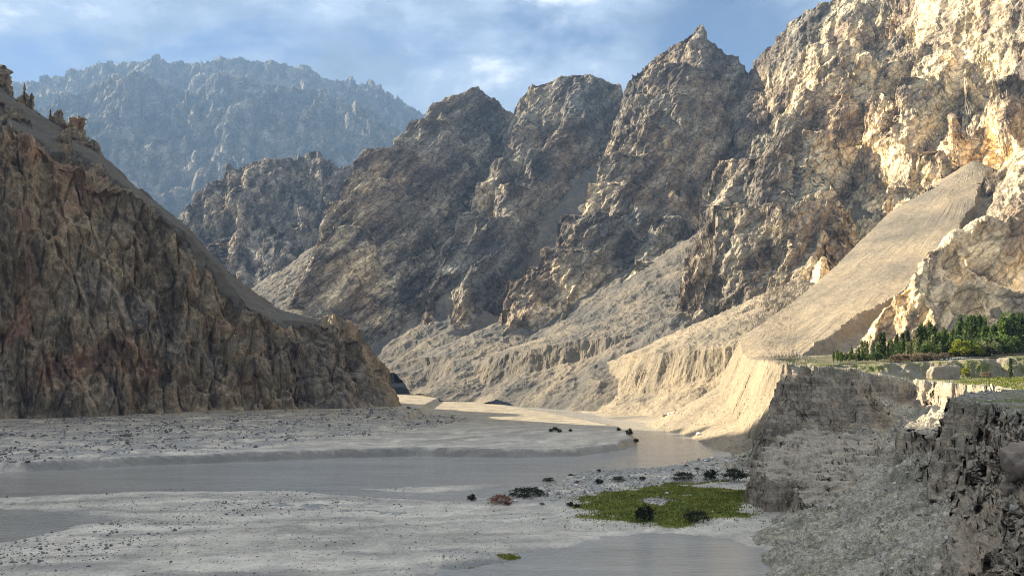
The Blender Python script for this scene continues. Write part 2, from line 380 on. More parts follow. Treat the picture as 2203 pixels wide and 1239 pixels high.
STEP1 = [P3(2060,470,560), P3(1985,582,500), P3(1900,640,480), P3(1780,690,450), P3(1640,748,410)]
STEP2 = [P3(2190,540,470), P3(2110,590,440), P3(2010,680,400), P3(1850,742,370)]

GULLIES = [(rib((1895,-20,1030),(1888,120,950),(1880,250,880),(1862,400,800),(1835,540,700)), 46, 30), (rib((2085,150,820),(2100,290,720),(2085,350,680)), 26, 20),
           (rib((1612,170,1190),(1648,300,1080),(1640,420,1000),(1560,520,900)), 26, 24), (rib((1352,210,1400),(1330,300,1300),(1240,480,1150),(1130,560,1020)), 38, 38),
           (rib((1105,235,1450),(1075,300,1380),(1000,400,1270),(930,520,1150),(890,640,1040)), 34, 38), (rib((1760,60,1080),(1720,200,990),(1690,300,930)), 12, 14), (rib((1960,-20,980),(1950,90,900),(1925,180,860)), 16, 14),
           (rib((1800,300,870),(1740,400,810),(1690,500,750),(1640,600,690)), 14, 14), (rib((2030,200,830),(1990,300,770),(1920,400,700),(1870,480,650)), 12, 13),
           (rib((1200,240,1370),(1120,360,1240),(1060,480,1130)), 14, 16)]
def H_wall(x, y, detail=False):
    """ground height of the wall; with detail also rock mask and deposit tone"""
    Q = np.stack([x, y, np.zeros_like(x)], -1)
    w1, w2, w3, w4, g1, g2 = tex(Q, [('fbm', (1/150,)*3, 3, 0.5), ('fbm', (1/150,)*3, 3, 0.5), ('fbm', (1/38,)*3, 3, 0.5), ('fbm', (1/38,)*3, 3, 0.5),
                             ('fbm', (1/22,)*3, 4, 0.6), ('ridged', (1/70,)*3, 5, 0.5)])
    wx = x + 6 * w1 + 2.5 * w3; wy = y + 6 * w2 + 2.5 * w4
    rock = tents(wx, wy, all_ribs, 1.75)
    for line, dep, wid in GULLIES:
        gd = np.abs(sdist(wx + 5 * g1, wy, [p[:2] for p in line])[0]); rock = rock - dep * np.clip(1 - gd / wid, 0, 1) ** 1.3
    rock = np.where(rock > -50, rock, -50)
    fan, d1 = cone(x, y, P3(2095,345,660), 0.60, 0.00042)
    fan = np.where(d1 < 640, fan, -60)
    ang = np.arctan2(y - 660, x - 344)
    tree = -5.0 + 0.045 * np.maximum(x - 100, 0) + 0.012 * (y - 300)
    s1 = sdist(x + 1.5 * w3, y + 1.5 * w4, STEP1)[0]; s2 = sdist(x + 1.5 * w3, y + 1.5 * w4, STEP2)[0]
    r1 = smooth(s1, 0, 4) * 7.0; r2 = smooth(s2, 0, 4) * 6.0
    fan = fan - r1 - r2 + 0.9 * np.abs(g1) * (s1 > 0)
    fan = np.maximum(fan, np.where((x > 95) & (y < 470), tree, -60))
    c1, sd1, t1 = cut(x, y, CUT1, 33, 2.3, 0.56, 0.35)
    D1 = np.minimum(fan, c1)
    D1 = np.where((sd1 < 0) & (sd1 > -140), D1, np.where(sd1 >= 0, fan, -60))
    a2, _ = cone(x, y, P3(1720,598,640), 0.45); c2, sd2, _ = cut(x, y, CUT2, 26, 2.2, 0.55)
    D2 = np.where(sd2 > -90, np.minimum(a2, c2), -60)
    a3, _ = cone(x, y, P3(1440,640,800), 0.32); c3, sd3, _ = cut(x, y, CUT3, 30, 2.0, 0.5)
    D3 = np.where(sd3 > -70, np.minimum(a3, c3), -60)
    a4, _ = cone(x, y, P3(1100,680,880), 0.45); c4, sd4, _ = cut(x, y, CUT4, 20, 1.9, 0.5)
    D4 = np.where(sd4 > -60, np.minimum(a4, c4), -60)
    tal = np.full(x.shape, -60.0); RA = np.zeros_like(x); RD = np.zeros_like(x)
    for ap, s, q in ((P3(1612,430,960), 0.56, 0.0), (P3(1335,270,1330), 0.86, 0.0), (P3(985,610,1050), 0.72, 0.0), (P3(975,700,905), 0.60, 0.0),
                     (P3(770,470,1350), 0.72, 0.0), (P3(1452,668,700), 0.60, 0.0), (P3(1880,420,800), 0.8, 0.0), (P3(1300,780,690), 0.5, 0.0)):
        c, d = cone(x + 2 * w3, y + 2 * w4, ap, s, q); c = np.where(d < 330, c, -60)
        if detail: win = c > tal; RA = np.where(win, np.arctan2(y - ap[1], x - ap[0]), RA); RD = np.where(win, d, RD)
        tal = np.maximum(tal, c)
    dep = np.maximum.reduce([D1, D2, D3, D4, tal])
    z = np.maximum(rock, dep)
    if not detail: return np.maximum(z, -46)
    rm = smooth(rock - dep, -1.5, 2.5)
    tone = np.full(x.shape, 0.15)
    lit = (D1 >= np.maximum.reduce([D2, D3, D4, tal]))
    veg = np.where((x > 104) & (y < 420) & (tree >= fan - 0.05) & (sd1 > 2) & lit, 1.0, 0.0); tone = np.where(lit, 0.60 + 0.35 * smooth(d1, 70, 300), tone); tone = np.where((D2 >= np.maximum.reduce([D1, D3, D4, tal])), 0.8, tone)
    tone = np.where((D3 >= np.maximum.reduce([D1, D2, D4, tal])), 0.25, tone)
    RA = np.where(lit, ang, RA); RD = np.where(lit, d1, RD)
    r1_, r2_ = tex(np.stack([RA * 60, RD / 110, 0 * RA], -1), [('fbm', (1.0,)*3, 6, 0.62), ('ridged', (0.6,)*3, 4, 0.55)])
    rill = np.clip(r1_, -2, 2) * 0.7 + np.clip(r2_, -2, 2) * 0.6
    return np.maximum(z, -46), rm, np.clip(tone + 0.12 * w3, 0, 1), rill, veg, lit

GRIDS = {}
def build_wall():
    usc = np.linspace(430, 2420, 260)
    base_u = [430, 600, 850, 930, 1100, 1250, 1400, 1520, 1640, 1690]
    base_y = [900, 900, 850, 730, 670, 560, 450, 350, 321, 319]
    end_u = [430, 1020, 1240, 1352, 1500, 1625, 1850, 2200, 2420]
    end_y = [1420, 1520, 1500, 1420, 1330, 1260, 1110, 900, 800]
    y0 = np.interp(usc, base_u, base_y); y1 = np.interp(usc, end_u, end_y)
    Yc = view_rows(H_wall, usc, y0, y1, 900, 800, floor_w=0.16, hid=0.4, blur=13)
    us = np.linspace(430, 2420, 880)
    Y = upcols(usc, Yc, us); X = (us[None] - CX) / F * Y
    z, rm, tone, rill, veg, lit = H_wall(X, Y, True)
    V = np.stack([X, Y, z], -1)
    n = normals(V); n[n[..., 2] < 0] *= -1
    # craggy relief of the rock, thin rills on the debris
    th = R(25)
    nn = np.array([-0.60, 0.18, 0.78]); nn /= np.linalg.norm(nn); e1 = np.cross(nn, [0, 1, 0]); e1 /= np.linalg.norm(e1); rot = np.array([e1, np.cross(nn, e1), nn])
    wv = np.array([-0.50, -0.62, -0.60]); wv /= np.linalg.norm(wv); p1 = np.cross(wv, [0, 0, 1]); p1 /= np.linalg.norm(p1); B = np.array([p1, np.cross(wv, p1), wv])
    G = V @ B.T
    a, b, c, f_, grain, gfine = tex(G, [('ridged', (1/36, 1/36, 1/190), 5, 0.5), ('fbm', (1/11, 1/11, 1/34), 5, 0.6), ('vor', (1/17, 1/17, 1/70), 2, 0.5), ('ridged', (1/13, 1/13, 1/62), 4, 0.55), ('fbm', (1/26, 1/26, 1/120), 6, 0.62), ('ridged', (1/5, 1/5, 1/16), 3, 0.55)])
    e, f0 = tex(V, [('fbm', (1/30, 1/30, 1/30), 3, 0.5), ('ridged', (1/16, 1/16, 1/30), 4, 0.55)])
    q = V @ rot.T
    fo, ck = tex(q, [('ridged', (1/60, 1/60, 1/9), 4, 0.55), ('edge', (1/34, 1/34, 1/13), 0, 0.5)])
    bed = smooth(z, -44, -30); rmod = smooth(e, -0.8, 1.6)
    disp = rm * bed * (1.4 * np.clip(a, -2.2, 2.2) + 0.35 * b - 1.6 * (c - 0.5) + 0.25 * np.clip(fo, -2, 2) + 0.8 * np.clip(f_, -2, 2) + 0.28 * np.clip(gfine, -2, 2) - 0.9 * (1 - smooth(ck, 0.0, 0.12))) + (1 - rm) * bed * (0.25 * e - 0.11 * rill * rmod + 0.55 * np.clip(f0, -2, 2) * (1 - lit) + 0.12 * np.clip(f0, -2, 2))
    V = V + n * disp[..., None]
    V[..., 2] -= np.where((Y < 330) & (us[None] > 1735), 0.0, 0)
    GRIDS['wall'] = V
    pale = smooth(us[None] + 0.25 * (900 - Y), 1480, 1900)  # cream rock rightwards; also keeps the peak's shaded face darker by colour
    for (px_, py_, pz_), rad_ in ((P3(780, 605, 1080), 85), (P3(1270, 620, 880), 62), (P3(1345, 340, 1080), 55), (P3(1290, 450, 1010), 45), (P3(1050, 420, 1190), 45), (P3(800, 420, 1220), 50)):  # first is paler rock; the others paint sunlit crests and ribs into the colour
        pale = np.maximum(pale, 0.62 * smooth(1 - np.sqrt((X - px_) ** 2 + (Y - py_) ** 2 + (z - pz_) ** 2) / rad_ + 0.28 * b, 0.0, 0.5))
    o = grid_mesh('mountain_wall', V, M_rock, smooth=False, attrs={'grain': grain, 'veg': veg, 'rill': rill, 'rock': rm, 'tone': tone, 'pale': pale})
    return tag(o, kind='structure')
build_wall()

# ------------------------------------------------------------------ middle hill and far range
def hill(name, ribs, sp, u0, u1, y0, y1, nu, nr, side, warp, amp, mat, floor):
    allr = ribs + sp
    def H(x, y):
        Q = np.stack([x, y, np.zeros_like(x)], -1)
        w1, w2 = tex(Q, [('fbm', (1/(warp*6),)*3, 6, 0.55), ('fbm', (1/(warp*6),)*3, 6, 0.55)])
        return tents(x + warp * w1, y + warp * w2, allr, side, floor=floor)
    usc = np.linspace(u0, u1, 80)
    Yc = view_rows(H, usc, np.full(80, y0), np.full(80, y1), 400, nr)
    us = np.linspace(u0, u1, nu); Y = upcols(usc, Yc, us); X = (us[None] - CX) / F * Y
    z = H(X, Y); V = np.stack([X, Y, z], -1); n = normals(V); n[n[..., 2] < 0] *= -1
    k = amp
    wv = np.array([0.18, -0.72, -0.66]); wv /= np.linalg.norm(wv); p1 = np.cross(wv, [0, 0, 1]); p1 /= np.linalg.norm(p1); G = V @ np.array([p1, np.cross(wv, p1), wv]).T
    a, b, c = tex(G, [('ridged', (1/(k*10), 1/(k*10), 1/(k*48)), 5, 0.52), ('fbm', (1/(k*3.5), 1/(k*3.5), 1/(k*11)), 6, 0.62), ('vor', (1/(k*5), 1/(k*5), 1/(k*16)), 2, 0.5)])
    V = V + n * (k * (0.75 * np.clip(a, -2.2, 2.2) + 0.15 * b - 0.6 * (c - 0.5)))[..., None]
    return tag(grid_mesh(name, V, mat, attrs={'rock': np.ones_like(z), 'tone': np.full_like(z, 0.4), 'pale': np.full_like(z, 0.1), 'grain': 1.2 * b}, smooth=False), kind='structure')
rs = np.random.default_rng(5)
mid = [rib((330,560,1600),(390,468,1650),(450,400,1680),(520,352,1700),(580,345,1720),(640,335,1740),(675,325,1740),(720,345,1750),(790,382,1760),(850,420,1770),(930,460,1780)),
       rib((675,325,1740),(650,440,1600),(600,560,1470),(570,640,1400)), rib((520,352,1700),(480,470,1580),(440,560,1500)), rib((760,370,1755),(720,470,1620),(640,600,1480)),
       rib((590,345,1720),(560,460,1600),(520,580,1480))]
hill('middle_hill', mid, spurs(mid, 45, 90, 0.8, 1.3, rs), 300, 980, 1380, 1830, 330, 330, 1.15, 9, 4.5, M_rock, -60)
crest = rib(*[(u, v, 5600) for u, v in ((-250,260),(-100,215),(20,185),(60,176),(90,165),(130,155),(210,136),(250,128),(300,135),(340,122),(380,128),(440,130),(480,128),(530,127),(560,135),(620,136),(650,142),(670,155),(690,165),(720,172),(740,160),(760,172),(775,167),(800,175),(820,190),(850,207),(870,222),(900,232),(930,240),(1000,255),(1150,300))])
sh = rib(*[(u, v, 4700) for u, v in ((-200,380),(0,310),(90,243),(150,200),(200,186),(235,166),(280,147),(310,157),(350,182),(400,197),(440,182),(470,166),(520,155),(560,172),(620,192),(680,186),(720,205),(800,240),(900,300))])
far = [crest, sh]
for u, v in ((280,147),(520,155),(150,200),(400,197),(680,186),(800,240),(20,300)):
    far.append(rib((u, v + 4, 4690), (u - 20, v + 110, 4250), (u + 20, v + 230, 3850), (u - 10, v + 370, 3450)))
for u, v in ((620,140),(760,172),(850,207),(340,125),(130,155),(480,130)):
    far.append(rib((u, v + 4, 5590), (u - 15, v + 60, 5250), (u - 30, v + 130, 4900)))
hill('far_range', far, spurs(far, 170, 330, 0.75, 1.1, rs), -230, 1130, 3350, 5750, 460, 260, 1.15, 30, 15, M_far, -100)

# ------------------------------------------------------------------ the dark hill on the left: cliff face, scree strip, crest
def cliff_material():
    m = Mat('stained_cliff_rock', 0.9, 0.2)
    rk = m.attr('rock')
    st = m.noise(1.0, 8, 0.62, m.map((0.085, 0.085, 0.014)), 0.9)
    st2 = m.noise(1.0, 6, 0.6, m.map((0.30, 0.30, 0.035)), 0.5)
    big = m.noise(0.014, 6, 0.6, None, 0.6)
    fine = m.noise(0.35, 6, 0.7)
    c = m.ramp(st, [(0.30, (0.062, 0.055, 0.049)), (0.40, (0.157, 0.131, 0.106)), (0.50, (0.279, 0.225, 0.165)), (0.60, (0.355, 0.285, 0.201)), (0.72, (0.482, 0.412, 0.317))])
    red = m.ramp(big, [(0.36, (1.05, 0.80, 0.72)), (0.48, (1.0, 0.97, 0.86)), (0.60, (0.84, 0.88, 0.92))])
    c = m.mix(1, c, red, 'MULTIPLY')
    c = m.mix(m.ramp(st2, [(0.60, 0.0), (0.72, 0.5)]), c, (0.34, 0.31, 0.27))
    c = m.mix(1, c, m.ramp(fine, [(0.3, 0.62), (0.5, 1.0), (0.7, 1.35)]), 'MULTIPLY')
    sc_ = m.mix(m.noise(0.05, 6, 0.6, m.map((1, 1, 0.4))), (0.075, 0.069, 0.056), (0.155, 0.140, 0.113))
    c = m.mix(m.ramp(rk, [(0.35, 0.0), (0.65, 1.0)]), sc_, c)
    h = m.math('ADD', m.math('MULTIPLY', st, 6.0), m.math('ADD', m.math('MULTIPLY', st2, 1.6), m.math('MULTIPLY', fine, 1.3)))
    h = m.math('MULTIPLY', h, m.math('ADD', m.math('MULTIPLY', rk, 0.9), 0.1))
    return m.done(c, m.bump(h, 0.8, 1.0))
M_cliff = cliff_material()

def build_cliff():
    # stations: (base xyz) (cliff-top) (crest) (behind)
    st = []
    def W(b, c, s, k): st.append((b, c, s, k))
    W((-560,-330,-42), (-640,-330,330), (-900,-330,520), (-1150,-330,300))
    W((-500,-60,-42), (-580,-20,330), (-820,40,520), (-1050,80,300))
    W((-440,150,-42), (-500,200,310), (-700,300,470), (-900,400,250))
    W((-390,290,-42), (-440,330,265), (-580,430,380), (-740,520,150))
    for u, vb, vc, yc, vs_, ys in ((-300,946,60,478,-30,570),(-130,933,165,492,95,580),(0,925,262,510,188,590),(60,923,300,516,232,590),(100,921,322,520,255,590),(200,917,360,530,322,590),(300,913,422,540,406,590),
                                 (400,909,500,550,488,592),(480,906,592,560,576,600),(540,903,662,562,624,620),(600,901,694,568,666,632),(650,899,688,575,668,622),(700,897,697,590,690,617),(740,895,700,592,694,614),
                                 (790,892,748,600,744,616),(830,889,803,605,799,618),(858,887,862,607,859,616),(872,885,884,609,883,612)):
        g = GP(u, vb); s3 = P3(u, vs_, ys); th = 30 + max(0, s3[2]) * 0.8
        W((g[0], g[1], -42), P3(u, vc, yc), s3, (s3[0] - th * 0.3, s3[1] + th, max(-42, s3[2] * 0.4 - 30)))
    st = np.array(st)                                   # (k,4,3)
    d = np.r_[0, np.cumsum(np.linalg.norm(np.diff(st[:, 0], axis=0), axis=1))]
    # finer columns in view
    s_ = np.concatenate([np.linspace(0, d[4], 60, endpoint=False), np.linspace(d[4], d[6], 40, endpoint=False), np.linspace(d[6], d[-1], 520)])
    C = np.empty((len(s_), 4, 3))
    for i in range(4):
        for k in range(3): C[:, i, k] = np.interp(s_, d, st[:, i, k])
    rows = [(0, 1, 330, 1.0), (1, 2, 90, 0.0), (2, 3, 16, 0.0)]
    V = []; rk = []
    for a, b, n, r in rows:
        t = np.linspace(0, 1, n, endpoint=(a == 2))
        ct = t
        V.append(C[:, a, None] * (1 - ct)[None, :, None] + C[:, b, None] * ct[None, :, None]); rk.append(np.full((len(s_), n), r))
    V = np.concatenate(V, 1); rk = np.concatenate(rk, 1)
    nrm = normals(V)
    cen = np.array([-1, 1, -0.2]); sgn = np.where((nrm @ cen) > 0, -1, 1); nrm *= sgn[..., None]
    # ragged cliff edge: slide rock / scree limit with noise
    j = np.arange(V.shape[1]); edge = tex(V * [1, 1, 0.4], [('fbm', (1/40, 1/40, 1/40), 5, 0.6)])
    rk = smooth(330 + 26 * edge - j[None], -12, 12)
    rk = np.maximum(rk, smooth(np.arange(len(s_)), 452, 482)[:, None])
    cr = tex(V, [('edge', (1/9, 1/9, 1/60), 0, 0.5)])
    a, b, c, e, g = tex(V, [('fbm', (1/55, 1/55, 1/130), 5, 0.55), ('ridged', (1/20, 1/20, 1/120), 5, 0.55), ('fbm', (1/5, 1/5, 1/22), 5, 0.62), ('vor', (1/14, 1/14, 1/40), 2, 0.6), ('fbm', (1/25,)*3, 4, 0.6)])
    grow = smooth(V[..., 2], -42, -25) * 0.85 + 0.15
    tip = 1 - 0.55 * smooth(np.arange(len(s_)), 520, 615)[:, None]
    disp = rk * grow * tip * (4.0 * a + 2.4 * np.clip(b, -2, 2) + 0.6 * c - 3.5 * (e - 0.45) - 2.4 * (1 - smooth(cr, 0.0, 0.10))) + (1 - rk) * 0.7 * g
    V = V + nrm * disp[..., None]
    GRIDS['cliff'] = V
    o = grid_mesh('cliff_hill', V, M_cliff, attrs={'rock': rk}, smooth=False)
    tag(o, kind='structure')
build_cliff()


# ------------------------------------------------------------------ river plain
def px(*uv): return [GP(u, v) for u, v in uv]
RIVER = px((-400,1036),(-150,1026),(0,1018),(300,1002),(520,993),(740,985),(900,981),(1100,984),(1250,981),(1340,969),(1374,957),(1370,945),(1340,925),(1300,911),(1230,896),(1150,881),(1080,869),(1000,861),(880,856),(840,853),
           (840,851),(930,852),(1010,856),(1100,863),(1200,879),(1300,899),(1400,914),(1480,934),(1525,946),(1535,965),(1500,985),(1420,1002),(1290,1012),(1200,1022),(1080,1038),(900,1044),(700,1046),(500,1050),(300,1054),(150,1059),(0,1066),(-150,1075),(-400,1092))
POND = px((900,1260),(960,1222),(1090,1200),(1170,1186),(1250,1172),(1330,1153),(1450,1149),(1560,1160),(1630,1186),(1655,1215),(1650,1300),(900,1320))
POOL = px((-300,1085),(-100,1092),(60,1098),(170,1108),(215,1118),(140,1135),(40,1160),(-120,1190),(-300,1210))
RILL = px((1215,1024),(1140,1030),(1080,1046),(1000,1056),(905,1062),(800,1056),(700,1052),(640,1049),(700,1058),(800,1066),(905,1073),(985,1076),(1045,1068),(1110,1052),(1170,1040))
GREEN = px((1195,1086),(1240,1078),(1300,1068),(1370,1050),(1430,1042),(1560,1036),(1660,1022),(1690,1045),(1640,1085),(1600,1118),(1500,1138),(1420,1142),(1330,1140),(1270,1126),(1225,1102))
GREEN2 = px((945,1222),(985,1206),(1050,1198),(1110,1192),(1120,1200),(1070,1212),(1000,1222))
STONY = px((1020,1075),(1140,1045),(1210,1022),(1300,1010),(1420,1002),(1500,985),(1640,990),(1720,1000),(1720,1040),(1560,1036),(1400,1046),(1300,1066),(1190,1084))
RUBBLE = px((-300,945),(0,928),(250,915),(450,908),(700,900),(870,888),(1000,905),(900,935),(760,955),(500,985),(250,1000),(0,1014),(-300,1035))

def bed_material():
    m = Mat('silt_and_gravel', 0.85, 0.25)
    wet = m.attr('wet'); gr = m.attr('green'); stn = m.attr('stony')
    lay = m.math('ADD', m.math('MULTIPLY', m.attr('lay'), 0.06), m.math('ADD', 0.25, m.math('MULTIPLY', m.noise(0.13, 6, 0.65), 0.5)))
    sp = m.noise(1.1, 5, 0.8)
    c = m.ramp(lay, [(0.36, (0.310, 0.282, 0.237)), (0.45, (0.425, 0.390, 0.325)), (0.53, (0.517, 0.469, 0.385)), (0.64, (0.655, 0.599, 0.495))])
    c = m.mix(1, c, m.ramp(sp, [(0.3, 0.62), (0.5, 1.0), (0.72, 1.25)]), 'MULTIPLY')
    peb = m.vor(0.8, out='Color'); pg = m.ramp(peb, [(0.0, (0.10, 0.10, 0.10)), (0.5, (0.24, 0.235, 0.225)), (0.85, (0.36, 0.35, 0.33)), (1.0, (0.55, 0.55, 0.53))])
    peb2 = m.vor(2.3, out='Color'); pg2 = m.ramp(peb2, [(0.0, (0.12, 0.12, 0.12)), (0.6, (0.29, 0.285, 0.275)), (1.0, (0.5, 0.5, 0.48))])
    pm = m.ramp(m.noise(0.10, 5, 0.7), [(0.42, 0.0), (0.56, 1.0)])
    c = m.mix(m.math('MULTIPLY', m.math('ADD', m.math('MULTIPLY', stn, 0.75), 0.10), pm), c, m.mix(0.5, pg, pg2))
    sx = m.n('ShaderNodeSeparateXYZ'); m.l(m.pos, sx.inputs[0]); fb = m.n('ShaderNodeMapRange'); m.l(sx.outputs['Y'], fb.inputs[0]); fb.inputs[1].default_value = 330; fb.inputs[2].default_value = 520
    c = m.mix(fb.outputs[0], c, m.mix(1, c, (0.66, 0.62, 0.55), 'MULTIPLY'))      # the upper bar is brown gravel, not pale silt
    c = m.mix(m.math('MULTIPLY', wet, 0.72), c, (0.11, 0.108, 0.10))  # wet ground, plus the shade painted on the cut bank
    gc = m.ramp(m.noise(0.25, 6, 0.7), [(0.30, (0.045, 0.065, 0.012)), (0.5, (0.112, 0.138, 0.019)), (0.66, (0.195, 0.181, 0.036)), (0.8, (0.360, 0.290, 0.132))])
    c = m.mix(m.ramp(m.math('ADD', gr, m.math('MULTIPLY', m.math('SUBTRACT', m.noise(0.5, 6, 0.7), 0.5), 0.9)), [(0.42, 0.0), (0.62, 1.0)]), c, gc)
    h = m.math('ADD', m.math('MULTIPLY', m.noise(0.5, 6, 0.7), 0.35), m.math('MULTIPLY', m.math('MULTIPLY', m.vor(1.3), stn), -0.5))
    rough = m.math('SUBTRACT', 0.9, m.math('MULTIPLY', wet, 0.55))
    return m.done(c, m.bump(h, 0.6, 1.0), rough)
def water_material():
    m = Mat('silty_water', 0.16, 0.5)
    c = m.ramp(m.noise(1.0, 5, 0.6, m.map((0.02, 0.10, 0.1)), 1.0), [(0.3, (0.26, 0.25, 0.225)), (0.7, (0.36, 0.345, 0.305))])
    h = m.math('ADD', m.math('MULTIPLY', m.noise(1.0, 4, 0.65, m.map((0.22, 0.6, 1)), 0.8), 0.5), m.math('MULTIPLY', m.noise(1.6, 3, 0.6), 0.10))
    return m.done(c, m.bump(h, 0.55, 1.0))
M_bed = bed_material(); M_water = water_material()

def H_bed(x, y, full=False):
    Q = np.stack([x, y, np.zeros_like(x)], -1)
    w1, w2, w3, big = tex(Q, [('fbm', (1/9,)*3, 5, 0.6), ('fbm', (1/30,)*3, 4, 0.55), ('fbm', (1/3,)*3, 4, 0.6), ('fbm', (1/70, 1/25, 1), 4, 0.55)])
    jit = 0.5 * w1
    riv = psd(x, y, RIVER) + jit; pond = psd(x, y, POND) + 1.5 * jit; pool = psd(x, y, POOL) + 2.5 * jit; rill = psd(x, y, RILL) + jit + 0.5 * w2
    north = (y > 300) & (psd(x, y, px((-600,1060),(0,1018),(300,1002),(520,993),(740,985),(900,981),(1100,984),(1250,981),(1340,969),(1374,957),(1370,945),(1340,925),(1300,911),(1230,896),(1150,881),(1080,869),(1000,861),(880,856),(700,850),(-600,850))) > -1)
    # bar behind the river stands on a cut bank, the near flats shelve
    dr = np.maximum(-riv, 0)
    zn = BED - 0.4 + np.minimum(dr * 1.15, 3.4) + 0.012 * np.maximum(dr - 3, 0) + 0.10 * w2
    far_bank = smooth(y, 400, 520); zn = BED - 0.4 + (zn - BED + 0.4) * (1 - 0.7 * far_bank * (x > -60))
    zs = BED - 0.3 + 0.55 * smooth(dr, 0, 7) + 0.16 * big + 0.06 * w1 + 0.004 * dr
    right = smooth(x, 60, 110) * smooth(dr, 2, 16) * 2.0
    z = np.where(north, zn, zs + right)
    z = np.where(riv > 0, BED - 0.3 - 0.12 * np.minimum(riv, 8), z)
    for p, dep in ((pond, 0.25), (pool, 0.22), (rill, 0.3)):
        k = smooth(p, -5, 1.0); z = z * (1 - k) + (BED - dep) * k
    stony = np.maximum(smooth(psd(x, y, STONY), -4, 4), smooth(psd(x, y, RUBBLE), -8, 6) * 0.9)
    green = np.maximum(smooth(psd(x, y, GREEN) + 1.8 * w1 + 2.5 * w2, -6, 8), smooth(psd(x, y, GREEN2) + 0.8 * w1, -1.5, 1.5))
    z = z + stony * (0.12 * w3 + 0.10 * w1) + 0.03 * w3 + green * 0.4
    wet = np.clip(np.maximum.reduce([smooth(riv, -3, 1), smooth(pond, -3, 1.5), smooth(pool, -5, 2), smooth(rill, -1.5, 1), smooth(big, 0.4, 1.6) * 0.5 * (~north), 1.0 * north * (1 - smooth(dr, 2.6, 4.2))]), 0, 1)  # wet margins; the last term paints shade on the cut bank and its damp foot
    hole = smooth(np.hypot((x - GP(1412, 1083)[0]) / 4.5, (y - GP(1412, 1083)[1]) / 4.5) + 0.25 * w1, 0.7, 1.2)
    if full:
        sdr, tr, _ = sdist(x, y, RIVER[-14:])
        lay = tex(np.stack([(sdr + 2 * w2) / 7, tr / 70, 0 * x], -1), [('fbm', (1.0,)*3, 5, 0.62)])
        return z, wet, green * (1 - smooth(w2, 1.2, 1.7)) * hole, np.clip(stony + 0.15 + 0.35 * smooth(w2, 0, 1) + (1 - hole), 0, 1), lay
    return z, wet, green * (1 - smooth(w2, 1.2, 1.7)) * hole, stony

def build_bed():
    us = np.linspace(-330, 2300, 560)
    ys = 1.0 / np.linspace(1 / 118.0, 1 / 1020.0, 470)
    Y = np.repeat(ys[:, None], len(us), 1); X = (us[None] - CX) / F * Y
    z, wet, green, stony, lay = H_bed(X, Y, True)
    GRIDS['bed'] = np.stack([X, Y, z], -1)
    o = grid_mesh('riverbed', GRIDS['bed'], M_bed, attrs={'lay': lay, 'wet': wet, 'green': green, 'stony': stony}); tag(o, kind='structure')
    m = Mat('valley_gravel'); 
    g = link_mesh('ground', np.array([(-9000, -3000, -47.5), (9000, -3000, -47.5), (9000, 9000, -47.5), (-9000, 9000, -47.5)], float), np.array([[0, 1, 2, 3]]),
                  m.done(m.ramp(m.noise(0.02, 6, 0.6), [(0.3, (0.24, 0.235, 0.225)), (0.7, (0.36, 0.35, 0.33))])), smooth=False)
    tag(g, kind='structure')
    yw = np.linspace(120, 1000, 40); xs = np.linspace(-0.78, 0.75, 30)
    Yw = np.repeat(yw[:, None], 30, 1); Xw = xs[None] * Yw
    w = grid_mesh('river', np.stack([Xw, Yw, np.full_like(Xw, BED)], -1), M_water); tag(w, kind='structure')
build_bed()

# ------------------------------------------------------------------ near terrace scarp on the right
EDGE = [(108,346,-3), (103,306,-4), (94,293,-4.5), (113,290,-5), (126,304,-7), (140,308,-9.3), (139,280,-9.5), (134,235,-9.5), (116,208,-9.3), (97,186,-9), (86,170,-9), (82,150,-9), (71,122,-8.5), (59,97,-8), (47,76,-7), (38,57,-6), (30,38,-5), (24,22,-3), (14,6,-2)]
DROPS = np.array([24, 28, 30, 17, 9, 7, 7, 7, 8, 12, 15, 15, 14, 13, 12, 10, 8, 6, 5.0])
EDGE_T = np.r_[0, np.cumsum(np.hypot(*np.diff(np.array(EDGE)[:, :2], axis=0).T))]
LEDGES = [([(65,220),(63,232),(78,262),(93,284),(106,276),(108,262),(99,247),(88,231),(77,221)], lambda x, y: -31.5 + 0.13 * (y - 220), 3.2),
          ([(66,205),(70,219),(80,224),(95,240),(104,240),(101,222),(88,204),(75,197)], lambda x, y: -35.5 + 0.17 * (y - 200) + 0.06 * (x - 66), 2.6),
          ([(104,236),(101,226),(108,222),(114,232)], lambda x, y: -20 + 0 * x, 2.2)]
